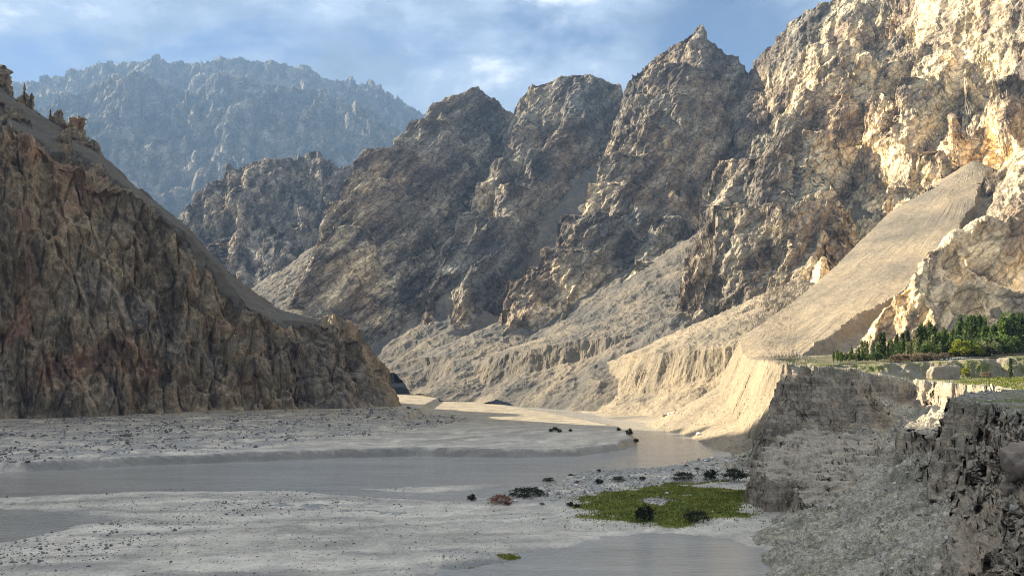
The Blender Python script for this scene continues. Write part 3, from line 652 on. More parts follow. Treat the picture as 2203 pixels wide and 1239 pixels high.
def H_fore(x, y, detail=False, k=1.0):
    Q = np.stack([x, y, np.zeros_like(x)], -1)
    n1, n2, n3, r1 = tex(Q, [('fbm', (1/16,)*3, 3, 0.5), ('fbm', (1/6,)*3, 4, 0.55), ('fbm', (1/2.0,)*3, 4, 0.6), ('ridged', (1/11,)*3, 3, 0.5)])
    n1, n2, n3, r1 = k * n1, k * n2, k * n3, k * r1
    sd, t, ze = sdist(x, y, EDGE)
    e = sd + (1.5 * n1 + 0.5 * n2 - 1.0 * np.clip(r1, -1, 1.5)) * (0.35 + 0.65 * smooth(y, 60, 200))     # + is on the terrace
    drop = np.interp(t, EDGE_T, DROPS) * (1 + 0.12 * n1)
    d = np.maximum(-e, 0)
    top = ze + np.clip(0.03 * sd, 0, 2) + 0.10 * n2 + 0.25 * smooth(n1, 0, 1)
    tree = -5.0 + 0.045 * np.maximum(x - 100, 0) + 0.012 * (y - 300) - 0.15
    top = top + (tree - top) * smooth(y + 1.2 * n1 + 0.8 * n2, 309, 316)
    stp = 2.4 - 0.9 * (1 - smooth(y, 80, 180))
    cl = np.minimum(stp * d, drop)
    # benches in the cliff
    q = 2.6; s_ = (cl + 0.5 * n1) / q; fr = s_ - np.floor(s_); cl = cl + 0.55 * (np.floor(s_) + smooth(fr, 0.62, 1.0) - s_) * q * smooth(d, 0.3, 1.5) * (cl < drop - 0.3)
    scree = np.minimum(top, ze) - cl - 0.64 * np.minimum(np.maximum(d - drop / stp, 0), 70) + 0.0040 * np.minimum(np.maximum(d - drop / stp, 0), 70) ** 2
    z = np.where(e > 0, top, scree)
    cliff = smooth(d, 0.2, 1.0) * (1 - smooth(d - drop / stp, 0.0, 2.5))
    z = z + (1 - cliff) * (e < 0) * (0.5 * n1 + 0.35 * n2 + 0.12 * n3)
    led = np.zeros_like(x)
    for poly, f, st in LEDGES:
        p = psd(x, y, poly) + 0.9 * n2 + 0.8 * n1
        zl = f(x, y) + 0.25 * n2; s_ = (zl + 0.35 * n1 + 0.15 * n2) / 1.15; fr = s_ - np.floor(s_)
        zl = zl + 0.85 * (np.floor(s_) + smooth(fr, 0.75, 1.0) - s_) * 1.15 + 0.06 * n3
        zl = zl + np.minimum(p, 0) * st
        w = zl > z; z = np.where(w, zl, z); led = np.where(w, np.where(p > 0, 0.6, 1.0), led)
    z = np.maximum(z, -46)
    if not detail: return z
    return z, np.maximum(cliff, led), smooth(e, -0.5, 1.5), n1
def fore_material():
    m = Mat('conglomerate_and_scree', 0.92, 0.15)
    cl = m.attr('cliff'); top = m.attr('top')
    a = m.noise(0.22, 6, 0.65); b = m.noise(1.4, 5, 0.7); st = m.noise(1.0, 5, 0.6, m.map((0.06, 0.06, 0.9)), 0.4)
    cc = m.ramp(a, [(0.3, (0.276, 0.243, 0.193)), (0.5, (0.405, 0.346, 0.267)), (0.62, (0.468, 0.373, 0.273)), (0.75, (0.514, 0.443, 0.347))])
    cc = m.mix(1, cc, m.ramp(st, [(0.3, 0.74), (0.5, 1.0), (0.7, 1.18)]), 'MULTIPLY')
    sc_ = m.ramp(m.noise(0.09, 6, 0.6), [(0.3, (0.364, 0.345, 0.286)), (0.5, (0.462, 0.428, 0.345)), (0.7, (0.560, 0.511, 0.397))])
    pb = m.ramp(m.vor(1.5, out='Color'), [(0.0, 0.62), (0.5, 0.95), (0.9, 1.2), (1.0, 1.9)])
    pb2 = m.ramp(m.vor(4.2, out='Color'), [(0.0, 0.72), (0.5, 0.97), (0.9, 1.15), (1.0, 1.6)])
    sc_ = m.mix(1, m.mix(1, sc_, pb, 'MULTIPLY'), pb2, 'MULTIPLY')
    sc_ = m.mix(1, sc_, m.ramp(m.noise(0.06, 5, 0.65, None, 0.8), [(0.32, (0.62, 0.64, 0.58)), (0.5, (1.0, 0.98, 0.95)), (0.68, (1.12, 1.12, 1.14))]), 'MULTIPLY')
    c = m.mix(cl, sc_, cc)
    c = m.mix(1, c, m.ramp(b, [(0.3, 0.74), (0.7, 1.22)]), 'MULTIPLY')
    tp = m.ramp(m.noise(0.10, 6, 0.65), [(0.38, (0.26, 0.24, 0.20)), (0.5, (0.22, 0.20, 0.13)), (0.60, (0.10, 0.12, 0.03)), (0.75, (0.14, 0.16, 0.035))])
    c = m.mix(m.math('MULTIPLY', top, 0.9), c, tp)
    h = m.math('ADD', m.math('MULTIPLY', b, 0.5), m.math('ADD', m.math('MULTIPLY', m.vor(2.2), -0.28), m.math('MULTIPLY', m.math('MULTIPLY', st, cl), 0.8)))
    return m.done(c, m.bump(h, 0.8, 1.0))
M_fore = fore_material()
ATT = {}
def build_fore():
    usc = np.linspace(1400, 2430, 120)
    y0 = np.interp(usc, [1400, 1640, 1800, 2000, 2430], [120, 110, 80, 45, 20]); y1 = np.full(120, 326.0)
    Yc = view_rows(lambda x, y: H_fore(x, y, k=0.35), usc, y0, y1, 900, 640, floor_w=0.25, hid=0.5, blur=21)
    us = np.linspace(1400, 2430, 560); Y = upcols(usc, Yc, us); X = (us[None] - CX) / F * Y
    z, cl, top, n1 = H_fore(X, Y, True)
    V = np.stack([X, Y, z], -1); n = normals(V); n[n[..., 2] < 0] *= -1
    a, b, c = tex(V, [('fbm', (1/5, 1/5, 1/9), 5, 0.6), ('vor', (1/3, 1/3, 1/4), 2, 0.6), ('fbm', (1/1.4,)*3, 4, 0.6)])
    near = smooth(Y, 40, 190) * 0.7 + 0.3
    V = V + n * (near * cl * (0.40 * a - 0.6 * (b - 0.45)) + 0.10 * c * (1 - 0.6 * top))[..., None]
    GRIDS['fore'] = V; ATT['fore_cliff'] = cl.reshape(-1)
    tag(grid_mesh('terrace_scarp', V, M_fore, attrs={'cliff': cl, 'top': top}), kind='structure')
build_fore()

# ------------------------------------------------------------------ placing things on the ground that was built
def proj(V): return CX + F * V[..., 0] / V[..., 1], VH - F * V[..., 2] / V[..., 1]
for k_ in ('wall', 'fore', 'bed', 'cliff'):
    V_ = GRIDS[k_].reshape(-1, 3); V_ = V_[V_[:, 1] > 15]; u_, v_ = proj(V_); GRIDS[k_ + '_f'] = (V_, u_, v_)
def pick(k, u, v, r=7):
    """point of a built surface seen at photo pixel (u, v): the nearest vertex in depth among those close by"""
    V, pu, pv = GRIDS[k + '_f']
    while True:
        i = np.where((np.abs(pu - u) < r) & (np.abs(pv - v) < r))[0]
        if len(i): break
        r *= 1.6
    d = np.hypot(pu[i] - u, pv[i] - v) + 0.25 * (V[i, 1] - V[i, 1].min()); return V[i[np.argmin(d)]]
def empty(name, loc):
    o = bpy.data.objects.new(name, None); col.objects.link(o); o.location = loc; o.empty_display_size = 0.3; return o
def copy_thing(src, loc, rz, s):
    o = src.copy(); col.objects.link(o); o.location = loc; o.rotation_euler = (0, 0, rz)
    o.scale = s if isinstance(s, tuple) else (s, s, s)
    for ch in src.children:
        c = ch.copy(); col.objects.link(c); c.parent = o
    return o
def leaves(C, size, r, up=0.0):
    n = len(C); a = r.normal(size=(n, 3)); a[:, 2] += up; a /= np.linalg.norm(a, axis=1, keepdims=True)
    b = np.cross(a, r.normal(size=(n, 3))); b /= np.linalg.norm(b, axis=1, keepdims=True)
    s = (size * r.uniform(0.6, 1.4, n))[:, None]
    V = np.stack([C - a * s, C + b * s * 0.62, C + a * s, C - b * s * 0.62], 1).reshape(-1, 3)
    return V, np.arange(4 * n).reshape(n, 4)
def tube(pts, rad, sides=6):
    P = np.array(pts, float); n = len(P); V = []
    d = np.gradient(P, axis=0); d /= np.linalg.norm(d, axis=1, keepdims=True) + 1e-9
    ref = np.array([1, 0.2, 0.1]); a = np.cross(d, ref); a /= np.linalg.norm(a, axis=1, keepdims=True); b = np.cross(d, a)
    th = np.linspace(0, 2 * math.pi, sides, endpoint=False)
    for i in range(n): V.append(P[i] + rad[i] * (np.cos(th)[:, None] * a[i] + np.sin(th)[:, None] * b[i]))
    V = np.concatenate(V); Fc = []
    for i in range(n - 1):
        for j in range(sides): k = (j + 1) % sides; Fc.append((i * sides + j, i * sides + k, (i + 1) * sides + k, (i + 1) * sides + j))
    return V, np.array(Fc)
def join(parts):
    V = []; Fc = []; n = 0
    for v, f in parts: V.append(v); Fc.append(f + n); n += len(v)
    return np.concatenate(V), np.concatenate(Fc)
def leaf_mat(name, c0, c1):
    m = Mat(name, 0.75, 0.25)
    oi = m.n('ShaderNodeObjectInfo')
    c = m.mix(m.noise(0.9, 4, 0.6), c0, c1)
    c = m.mix(1, c, m.ramp(oi.outputs['Random'], [(0.0, (0.72, 0.75, 0.7)), (1.0, (1.3, 1.2, 1.1))]), 'MULTIPLY')
    mm = m.done(c); tr = m.n('ShaderNodeBsdfTranslucent'); m.l(c, tr.inputs[0]); mx = m.n('ShaderNodeMixShader'); mx.inputs[0].default_value = 0.3
    m.l(m.b.outputs[0], mx.inputs[1]); m.l(tr.outputs[0], mx.inputs[2]); m.l(mx.outputs[0], m.out.inputs[0])
    return mm
def bark_mat():
    m = Mat('bark', 0.9); return m.done(m.ramp(m.noise(3.0, 4, 0.6, m.map((1, 1, 0.2))), [(0.3, (0.07, 0.055, 0.04)), (0.7, (0.20, 0.17, 0.13))]))
M_bark = bark_mat()
M_leaf = {'dark': leaf_mat('dark_poplar_leaf', (0.038, 0.070, 0.023), (0.084, 0.131, 0.038)), 'mid': leaf_mat('green_leaf', (0.072, 0.128, 0.029), (0.145, 0.217, 0.043)),
          'pale': leaf_mat('pale_willow_leaf', (0.145, 0.181, 0.080), (0.290, 0.312, 0.160)), 'yellow': leaf_mat('yellow_green_leaf', (0.145, 0.189, 0.022), (0.290, 0.312, 0.043)),
          'shrub': leaf_mat('dark_shrub_leaf', (0.017, 0.026, 0.013), (0.046, 0.058, 0.026)), 'dry': leaf_mat('dry_twig', (0.123, 0.094, 0.065), (0.246, 0.203, 0.145)),
          'red': leaf_mat('rust_twig', (0.145, 0.065, 0.043), (0.275, 0.152, 0.102))}

def tree_proto(name, shape, key, h, w, n, size, seed):
    """one tree: tapered trunk with limbs, crown of leaf clumps. h height, w crown width"""
    r = np.random.default_rng(seed); t = empty(name, (0, 0, 0))
    parts = [tube([(0, 0, -0.5), (0.05, 0, h * 0.35), (-0.04, 0.05, h * 0.7), (0, 0, h * 0.93)], [h * 0.020, h * 0.015, h * 0.009, h * 0.003])]
    cl = []
    if shape == 'poplar':
        nb = 34
        for i in range(nb):
            z0 = h * (0.10 + 0.80 * i / nb); a = r.uniform(0, 6.28); rr = 0.5 * w * math.sin(math.pi * min(1, (0.10 + 0.84 * (i / nb) ** 0.85))) ** 0.7 * r.uniform(0.55, 1.15)
            L = h * r.uniform(0.08, 0.17); p0 = np.array([0, 0, z0]); p2 = np.array([math.cos(a) * rr, math.sin(a) * rr, z0 + L]); p1 = (p0 + p2) / 2 + [math.cos(a) * rr * 0.25, math.sin(a) * rr * 0.25, -L * 0.1]
            parts.append(tube([p0, p1, p2], [h * 0.005, h * 0.003, h * 0.001], 4)); cl.append((p1 * 0.4 + p2 * 0.6, 0.16 * w, 0.07 * h))
        cl.append((np.array([0, 0, h * 0.95]), 0.06 * w, 0.05 * h))
    else:
        nb = 26
        for i in range(nb):
            a = i * 2.4 + r.uniform(-0.4, 0.4); e = r.uniform(0.15, 1.0) if shape == 'round' else r.uniform(0.05, 1.0)
            rr = 0.46 * w * math.sqrt(max(0, 1 - (e * 0.9) ** 2)) * r.uniform(0.65, 1.1); z = h * (0.22 + 0.70 * e)
            p0 = np.array([0, 0, h * 0.12]); p2 = np.array([math.cos(a) * rr, math.sin(a) * rr, z]); p1 = (p0 + p2) / 2 + [0, 0, h * 0.08]
            parts.append(tube([p0, p1, p2], [h * 0.014, h * 0.008, h * 0.002], 4)); cl.append((p2, 0.15 * w, 0.12 * h))
    C = []
    wts = r.uniform(0.4, 1.6, len(cl)); wts /= wts.sum()
    for (c, sr, sz), q in zip(cl, wts):
        k = max(4, int(n * q)); C.append(c + r.normal(size=(k, 3)) * [sr, sr, sz] * 0.62)
    C = np.concatenate(C); C[:, 2] = np.maximum(C[:, 2], 0.05)
    V, Fc = join(parts); link_mesh('trunk', V, Fc, M_bark, t)
    V, Fc = leaves(C, size, r, 0.5 if shape == 'poplar' else 0.0); link_mesh('crown', V, Fc, M_leaf[key], t, smooth=False)
    return t
protos = {}
def proto(key, *a):
    protos[key] = tree_proto(*a)
    return protos[key]
PARK = []
for kk, a in {'pop_dark0': ('poplar_tree', 'poplar', 'dark', 10, 1.9, 900, 0.34, 1), 'pop_dark1': ('poplar_tree', 'poplar', 'dark', 10, 1.5, 760, 0.32, 2), 'pop_mid0': ('poplar_tree', 'poplar', 'mid', 10, 2.0, 900, 0.34, 3),
              'pop_mid1': ('poplar_tree', 'poplar', 'mid', 10, 1.6, 700, 0.32, 4), 'pop_pale': ('poplar_tree', 'poplar', 'pale', 10, 2.2, 760, 0.34, 5),
              'wil_mid': ('willow_tree', 'round', 'mid', 6, 6.4, 1200, 0.36, 6), 'wil_dark': ('willow_tree', 'round', 'dark', 6, 6.4, 1200, 0.36, 7), 'wil_pale': ('willow_tree', 'round', 'pale', 6, 5.0, 900, 0.34, 8),
              'yel': ('round_bush', 'round', 'yellow', 5, 5.6, 1300, 0.30, 9), 'brush': ('dry_bush', 'bush', 'dry', 3, 4.4, 800, 0.22, 10),
              'shrub0': ('shrub', 'bush', 'shrub', 3, 3.6, 900, 0.20, 11), 'shrub1': ('shrub', 'bush', 'shrub', 3, 5.6, 1000, 0.20, 12), 'rust': ('shrub', 'bush', 'red', 2, 4.4, 700, 0.18, 13)}.items():
    PARK.append(proto(kk, *a))
USED = set()
def plant(key, loc, s, label, cat, group=None, rz=None, flat=1.0):
    p = protos[key]; rz = random.uniform(0, 6.28) if rz is None else rz
    if key not in USED: USED.add(key); o = p; o.location = loc; o.rotation_euler = (0, 0, rz); o.scale = (s, s, s * flat)
    else: o = copy_thing(p, loc, rz, (s, s, s * flat))
    for k in ('group',):
        if k in o.keys(): del o[k]
    return tag(o, label, cat, group)

def grove():
    r = np.random.default_rng(33)
    jobs = []
    def at(u, y): return ((u - CX) / F * y, y)
    # (u, y, key, height m)
    def row(u0, u1, y0, y1, n, keys, h0, h1, where):
        for i in range(n):
            u = u0 + (u1 - u0) * (i + r.uniform(0, 1)) / n; jobs.append((u, r.uniform(y0, y1), keys[r.integers(len(keys))], r.uniform(h0, h1), where))
    row(1790, 1860, 328, 352, 10, ['pop_pale', 'pop_mid1', 'pop_mid0'], 3.2, 5.2, "at the thin end of the grove")
    row(1850, 1960, 330, 365, 16, ['pop_mid0', 'pop_mid1', 'pop_pale'], 4.5, 7.6, 'in the low mixed stand beside the scarp corner')
    row(1885, 1960, 345, 375, 7, ['pop_dark0', 'pop_dark1', 'pop_mid0'], 7.0, 10.0, 'behind the low mixed stand near the scarp corner')
    row(1974, 2012, 335, 352, 9, ['pop_dark0', 'pop_dark1'], 9.5, 12.6, 'in the tight dark clump behind the pale saplings')
    row(2018, 2060, 345, 380, 7, ['pop_mid1', 'pop_dark1', 'pop_mid0'], 8.0, 10.5, 'in the gap row beside the tight dark clump')
    row(2058, 2120, 350, 385, 15, ['pop_dark0', 'pop_mid0', 'pop_mid1', 'pop_dark1'], 10.0, 14.5, 'in the tall row against the sunlit slope')
    row(2110, 2160, 345, 380, 8, ['pop_dark0', 'pop_mid0', 'pop_mid1'], 8.5, 12.0, 'in the dip between the two tall rows')
    row(2150, 2215, 340, 385, 18, ['pop_dark0', 'pop_dark1', 'pop_mid0'], 11.0, 14.5, 'in the dense tall row below the rock outcrop')
    row(2060, 2210, 385, 412, 12, ['pop_mid0', 'pop_mid1', 'pop_pale'], 7.0, 11.0, 'scattered up the slope behind the tall rows')
    row(2215, 2330, 335, 385, 14, ['pop_dark0', 'pop_mid0'], 10.0, 14.0, 'beyond the dense tall row below the rock outcrop')
    row(1945, 2025, 326, 334, 9, ['pop_pale', 'pop_pale', 'pop_mid1'], 5.5, 8.0, 'of the pale front clump above the dry brush')
    row(1980, 2210, 330, 362, 26, ['wil_mid', 'wil_dark', 'wil_dark'], 4.5, 7.5, 'of the broad canopy under the tall poplars')
    row(1800, 1980, 330, 350, 14, ['wil_mid', 'wil_dark'], 2.2, 3.6, "of the hedge at the grove's thin end")
    row(2080, 2150, 326, 338, 5, ['wil_mid', 'wil_pale', 'wil_dark'], 4.5, 6.0, "in front of the canopy above the earth bank")
    X = np.array([at(u, y)[0] for u, y, *_ in jobs]); Y = np.array([j[1] for j in jobs]); Z = H_wall(X, Y)
    lab = {'pop_dark': ('dark green', 'poplar'), 'pop_mid': ('mid green', 'poplar'), 'pop_pale': ('pale grey green', 'poplar'), 'wil_mid': ('mid green', 'leafy tree'), 'wil_dark': ('dark green', 'leafy tree'), 'wil_pale': ('pale grey green', 'willow')}
    hs = {}
    for j in jobs: hs.setdefault((j[4], j[2].rstrip('01')), []).append(j[3])
    for (u, y, k, h, wh), x, z in zip(jobs, X, Z):
        base = 10 if k.startswith('pop') else 6; g = sorted(hs[(wh, k.rstrip('01'))]); q = g.index(h); n = len(g); c, w = lab[k.rstrip('01')]
        size = ('tallest' if q == n - 1 else 'shortest' if q == 0 else 'middle sized') if n > 2 else ('taller' if n == 2 and q else 'shorter' if n == 2 else 'single')
        shape = 'slender' if k.startswith('pop') else 'rounded'
        plant(k, (x, y, z - 0.25), 1.12 * h / base, '%s %s %s %s %s' % (size, shape, c, w, wh), w.split()[-1], '%s %s %s' % (c, w, wh))
    for u, v, h, label in ((2066, 768, 6.6, 'largest round yellow green bush before the grove on the terrace'), (2100, 766, 4.4, 'small round yellow green bush right beside the largest one before the grove'),
                           (2075, 806, 2.6, 'small yellow green bush alone on the grass of the lower bench')):
        p = pick('fore', u, v) if v > 790 else np.array([*at(u, 326), H_wall(np.array([at(u, 326)[0]]), np.array([326.0]))[0]])
        plant('yel', (p[0], p[1], p[2] - 0.2), h / 5, label, 'bush')
    for u in (1925, 1938, 1950, 1962, 1975, 1990, 2003, 2016, 2032):
        x, y = at(u, 319.5 + r.uniform(-1, 2)); z = H_fore(np.array([x]), np.array([y]))[0]
        plant('brush', (x, y, z - 0.2), r.uniform(0.7, 1.15), 'leafless grey brown thicket bush at the foot of the pale willows', 'bush', 'grey brown brush on the terrace edge')
    p = pick('fore', 2174, 815); plant('pop_dark1', (p[0], p[1], p[2] - 0.2), 0.72, 'lone slim dark sapling on the grass of the lower bench', 'tree')
    p = pick('fore', 2122, 812); plant('brush', (p[0], p[1], p[2] - 0.2), 0.75, 'bare grey shrub beside the lone sapling on the lower bench', 'bush')
grove()

# ------------------------------------------------------------------ shrubs of the river plain
def shrubs():
    def S(key, u, v, w, label, group=None, flat=1.0, where='bed'):
        p = pick(where, u, v); m = w / F * p[1]; base = {'shrub0': 3.6, 'shrub1': 5.6, 'rust': 4.4, 'brush': 4.4}[key]
        plant(key, (p[0], p[1], p[2] - 0.12), m / base, label, 'bush', group, flat=flat)
    S('shrub0', 1385, 1121, 42, 'tallest dark rounded shrub standing in the green meadow by the river')
    S('shrub1', 1498, 1120, 54, 'low wide dark shrub standing in the green meadow by the river', flat=0.8)
    S('shrub1', 1578, 1034, 50, 'large dark thicket at the upper end of the meadow, beside pale boulders')
    S('shrub0', 1527, 1032, 28, 'dark shrub just beside the large thicket at the upper end of the meadow')
    S('shrub1', 1640, 1030, 50, 'dark shrub between the large thicket and the foot of the scarp')
    S('shrub1', 1470, 1032, 46, 'flat dark shrub on the cobbles between the river and the meadow', flat=0.7)
    S('shrub1', 1135, 1068, 80, 'long low dark shrub mat at the tip of the cobble bank', flat=0.45)
    S('rust', 1075, 1082, 50, 'rust brown shrub beside the long low shrub mat', flat=0.8)
    S('shrub0', 1016, 1076, 18, 'small dark shrub beside the pale rivulet')
    S('shrub0', 1353, 936, 14, 'upright shrub at the rounded end of the gravel bar', flat=1.4)
    S('shrub0', 1331, 926, 9, 'tiny shrub behind the upright one at the end of the gravel bar')
    S('shrub0', 1368, 953, 12, 'dark shrub overhanging the bank at the end of the gravel bar')
    for u, v, w in ((1195, 926, 12), (1205, 929, 10), (1186, 928, 9), (1226, 927, 8)): S('shrub0', u, v, w, 'tiny dark shrub of the cluster on the middle of the gravel bar', 'shrub cluster on the gravel bar')
    for u, v, w in ((1290, 1012, 9), (1226, 1024, 10), (1380, 1030, 14), (1330, 1034, 28), (1290, 1040, 18), (1240, 1090, 12), (1225, 1088, 16), (1180, 1036, 26), (1620, 1045, 24), (1648, 1012, 16)):
        S('shrub1' if w > 20 else 'shrub0', u, v, w, 'low dark scrub among the cobbles around the meadow', 'scrub around the meadow', flat=0.7)
    for u, v, w in ((1240, 1038, 12), (1165, 1085, 12), (1090, 1085, 16), (1150, 1050, 12), (1500, 1010, 12)): S('rust', u, v, w, 'small brown shrub among the cobbles by the river', 'brown shrubs by the river')
shrubs()

# ------------------------------------------------------------------ grass of the meadow
def grass():
    r = np.random.default_rng(4); out = []
    def blades(P, h, name, label, mat):
        n = len(P); a = r.uniform(0, 6.28, n); d = np.stack([np.cos(a), np.sin(a), 0 * a], 1); hh = h * r.uniform(0.5, 1.5, n)
        lean = r.normal(size=(n, 3)) * 0.25; lean[:, 2] = 1
        V = np.stack([P - d * 0.16, P + d * 0.16, P + lean * hh[:, None]], 1).reshape(-1, 3)
        o = link_mesh(name, V, np.arange(3 * n).reshape(n, 3), mat, smooth=False); tag(o, label, 'grass', kind='stuff')
    m = Mat('meadow_grass', 0.8, 0.2)
    M = m.done(m.ramp(m.noise(0.16, 6, 0.7), [(0.34, (0.075, 0.100, 0.018)), (0.48, (0.165, 0.185, 0.028)), (0.58, (0.27, 0.25, 0.05)), (0.70, (0.40, 0.32, 0.14))]))
    G = np.array(GREEN); 
    x = r.uniform(G[:, 0].min(), G[:, 0].max(), 46000); y = r.uniform(G[:, 1].min(), G[:, 1].max(), 46000)
    z, wet, gr, stn = H_bed(x, y); k = gr + r.normal(0, 0.28, len(x)) > 0.5
    blades(np.stack([x, y, z - 0.03], 1)[k], 0.38, 'meadow_grass', 'short green and ochre grass of the meadow by the river', M)
    G = np.array(GREEN2); x = r.uniform(G[:, 0].min(), G[:, 0].max(), 6000); y = r.uniform(G[:, 1].min(), G[:, 1].max(), 6000)
    z, wet, gr, stn = H_bed(x, y); k = gr + r.normal(0, 0.25, len(x)) > 0.5
    blades(np.stack([x, y, z - 0.03], 1)[k], 0.22, 'pond_edge_grass', 'thin strip of green weed at the edge of the wet sand', M)
    m = Mat('bench_grass', 0.8, 0.2); M2 = m.done(m.ramp(m.noise(0.22, 6, 0.7), [(0.3, (0.08, 0.11, 0.015)), (0.6, (0.17, 0.19, 0.03)), (0.75, (0.28, 0.24, 0.10))]))
    x = r.uniform(128, 190, 22000); y = r.uniform(225, 312, 22000); u = CX + F * x / y
    z, cl, tp, n1 = H_fore(x, y, True); k = (tp > 0.9) & (u > 2040 - 60 * n1) & (u < 2330)
    blades(np.stack([x, y, z - 0.03], 1)[k], 0.35, 'bench_grass', 'bright green grass on the lower terrace bench', M2)
grass()

# ------------------------------------------------------------------ stones
def stone_mat(name, stops):
    m = Mat(name, 0.85, 0.25); oi = m.n('ShaderNodeObjectInfo')
    at = m.attr('rnd'); c = m.ramp(m.math('FRACT', m.math('ADD', oi.outputs['Random'], at)), stops)
    c = m.mix(1, c, m.ramp(m.noise(2.5, 5, 0.65), [(0.3, 0.72), (0.7, 1.2)]), 'MULTIPLY')
    return m.done(c, m.bump(m.noise(3.0, 5, 0.65), 0.5, 0.25))
M_stone = stone_mat('river_stone', [(0.0, (0.20, 0.19, 0.17)), (0.35, (0.30, 0.285, 0.25)), (0.7, (0.42, 0.395, 0.345)), (0.92, (0.55, 0.525, 0.47)), (1.0, (0.72, 0.70, 0.65))])
M_dstone = stone_mat('dark_stone', [(0.0, (0.10, 0.095, 0.09)), (0.5, (0.19, 0.18, 0.17)), (1.0, (0.34, 0.325, 0.30))])
M_pale = stone_mat('pale_stone', [(0.0, (0.55, 0.54, 0.51)), (1.0, (0.74, 0.73, 0.70))])
import bmesh
def hull(seed, n=13, flat=0.7):
    r = np.random.default_rng(seed); p = r.normal(size=(n, 3)); p /= np.linalg.norm(p, axis=1, keepdims=True); p *= r.uniform(0.78, 1.05, (n, 1)) * [1, r.uniform(0.65, 0.95), flat] * 0.5
    bm = bmesh.new(); [bm.verts.new(q) for q in p]; bmesh.ops.convex_hull(bm, input=bm.verts); bmesh.ops.triangulate(bm, faces=bm.faces)
    bm.verts.ensure_lookup_table(); loose = [v for v in bm.verts if not v.link_faces]; bmesh.ops.delete(bm, geom=loose); bm.verts.index_update()
    V = np.array([v.co[:] for v in bm.verts]); Fc = np.array([[v.index for v in f.verts] for f in bm.faces]); bm.free(); return V, Fc
HULLS = [hull(i, 12 + i % 5, 0.5 + 0.06 * (i % 6)) for i in range(10)]
def scatter_stuff(name, label, P, S_, mat, seed):
    r = np.random.default_rng(seed); parts = []; rnd = []; n0 = 0; VV = []; FF = []
    idx = r.integers(len(HULLS), size=len(P))
    for h in range(len(HULLS)):
        k = np.where(idx == h)[0]
        if not len(k): continue
        V, Fc = HULLS[h]; a = r.uniform(0, 6.28, len(k)); c, s = np.cos(a), np.sin(a)
        W = V[None] * (S_[k][:, None, None] * r.uniform(0.75, 1.25, (len(k), 1, 3)))
        W = np.stack([W[..., 0] * c[:, None] - W[..., 1] * s[:, None], W[..., 0] * s[:, None] + W[..., 1] * c[:, None], W[..., 2]], -1) + P[k][:, None] + [0, 0, 0.10] * S_[k][:, None, None]
        VV.append(W.reshape(-1, 3)); FF.append((Fc[None] + (np.arange(len(k)) * len(V))[:, None, None]).reshape(-1, 3) + n0); rnd.append(np.repeat(r.uniform(0, 1, len(k)), len(V))); n0 += len(k) * len(V)
    o = link_mesh(name, np.concatenate(VV), np.concatenate(FF), mat, smooth=False, attrs={'rnd': np.concatenate(rnd)})
    return tag(o, label, 'stones', kind='stuff')
SMESH = {}
def stone(p, size, mat, label, cat, group, r, name='stone'):
    i = int(r.integers(len(HULLS))); key = (i, mat.name)
    if key not in SMESH:
        V, Fc = HULLS[i]; o = link_mesh(name, V, Fc, mat, smooth=False, attrs={'rnd': np.zeros(len(V))}); SMESH[key] = o.data
    else:
        o = bpy.data.objects.new(name, SMESH[key]); col.objects.link(o)
    o.location = (p[0], p[1], p[2] + 0.14 * size); o.rotation_euler = (r.normal(0, 0.15), r.normal(0, 0.15), r.uniform(0, 6.28)); o.scale = (size, size * r.uniform(0.8, 1.1), size * r.uniform(0.8, 1.1))
    return tag(o, label, cat, group)
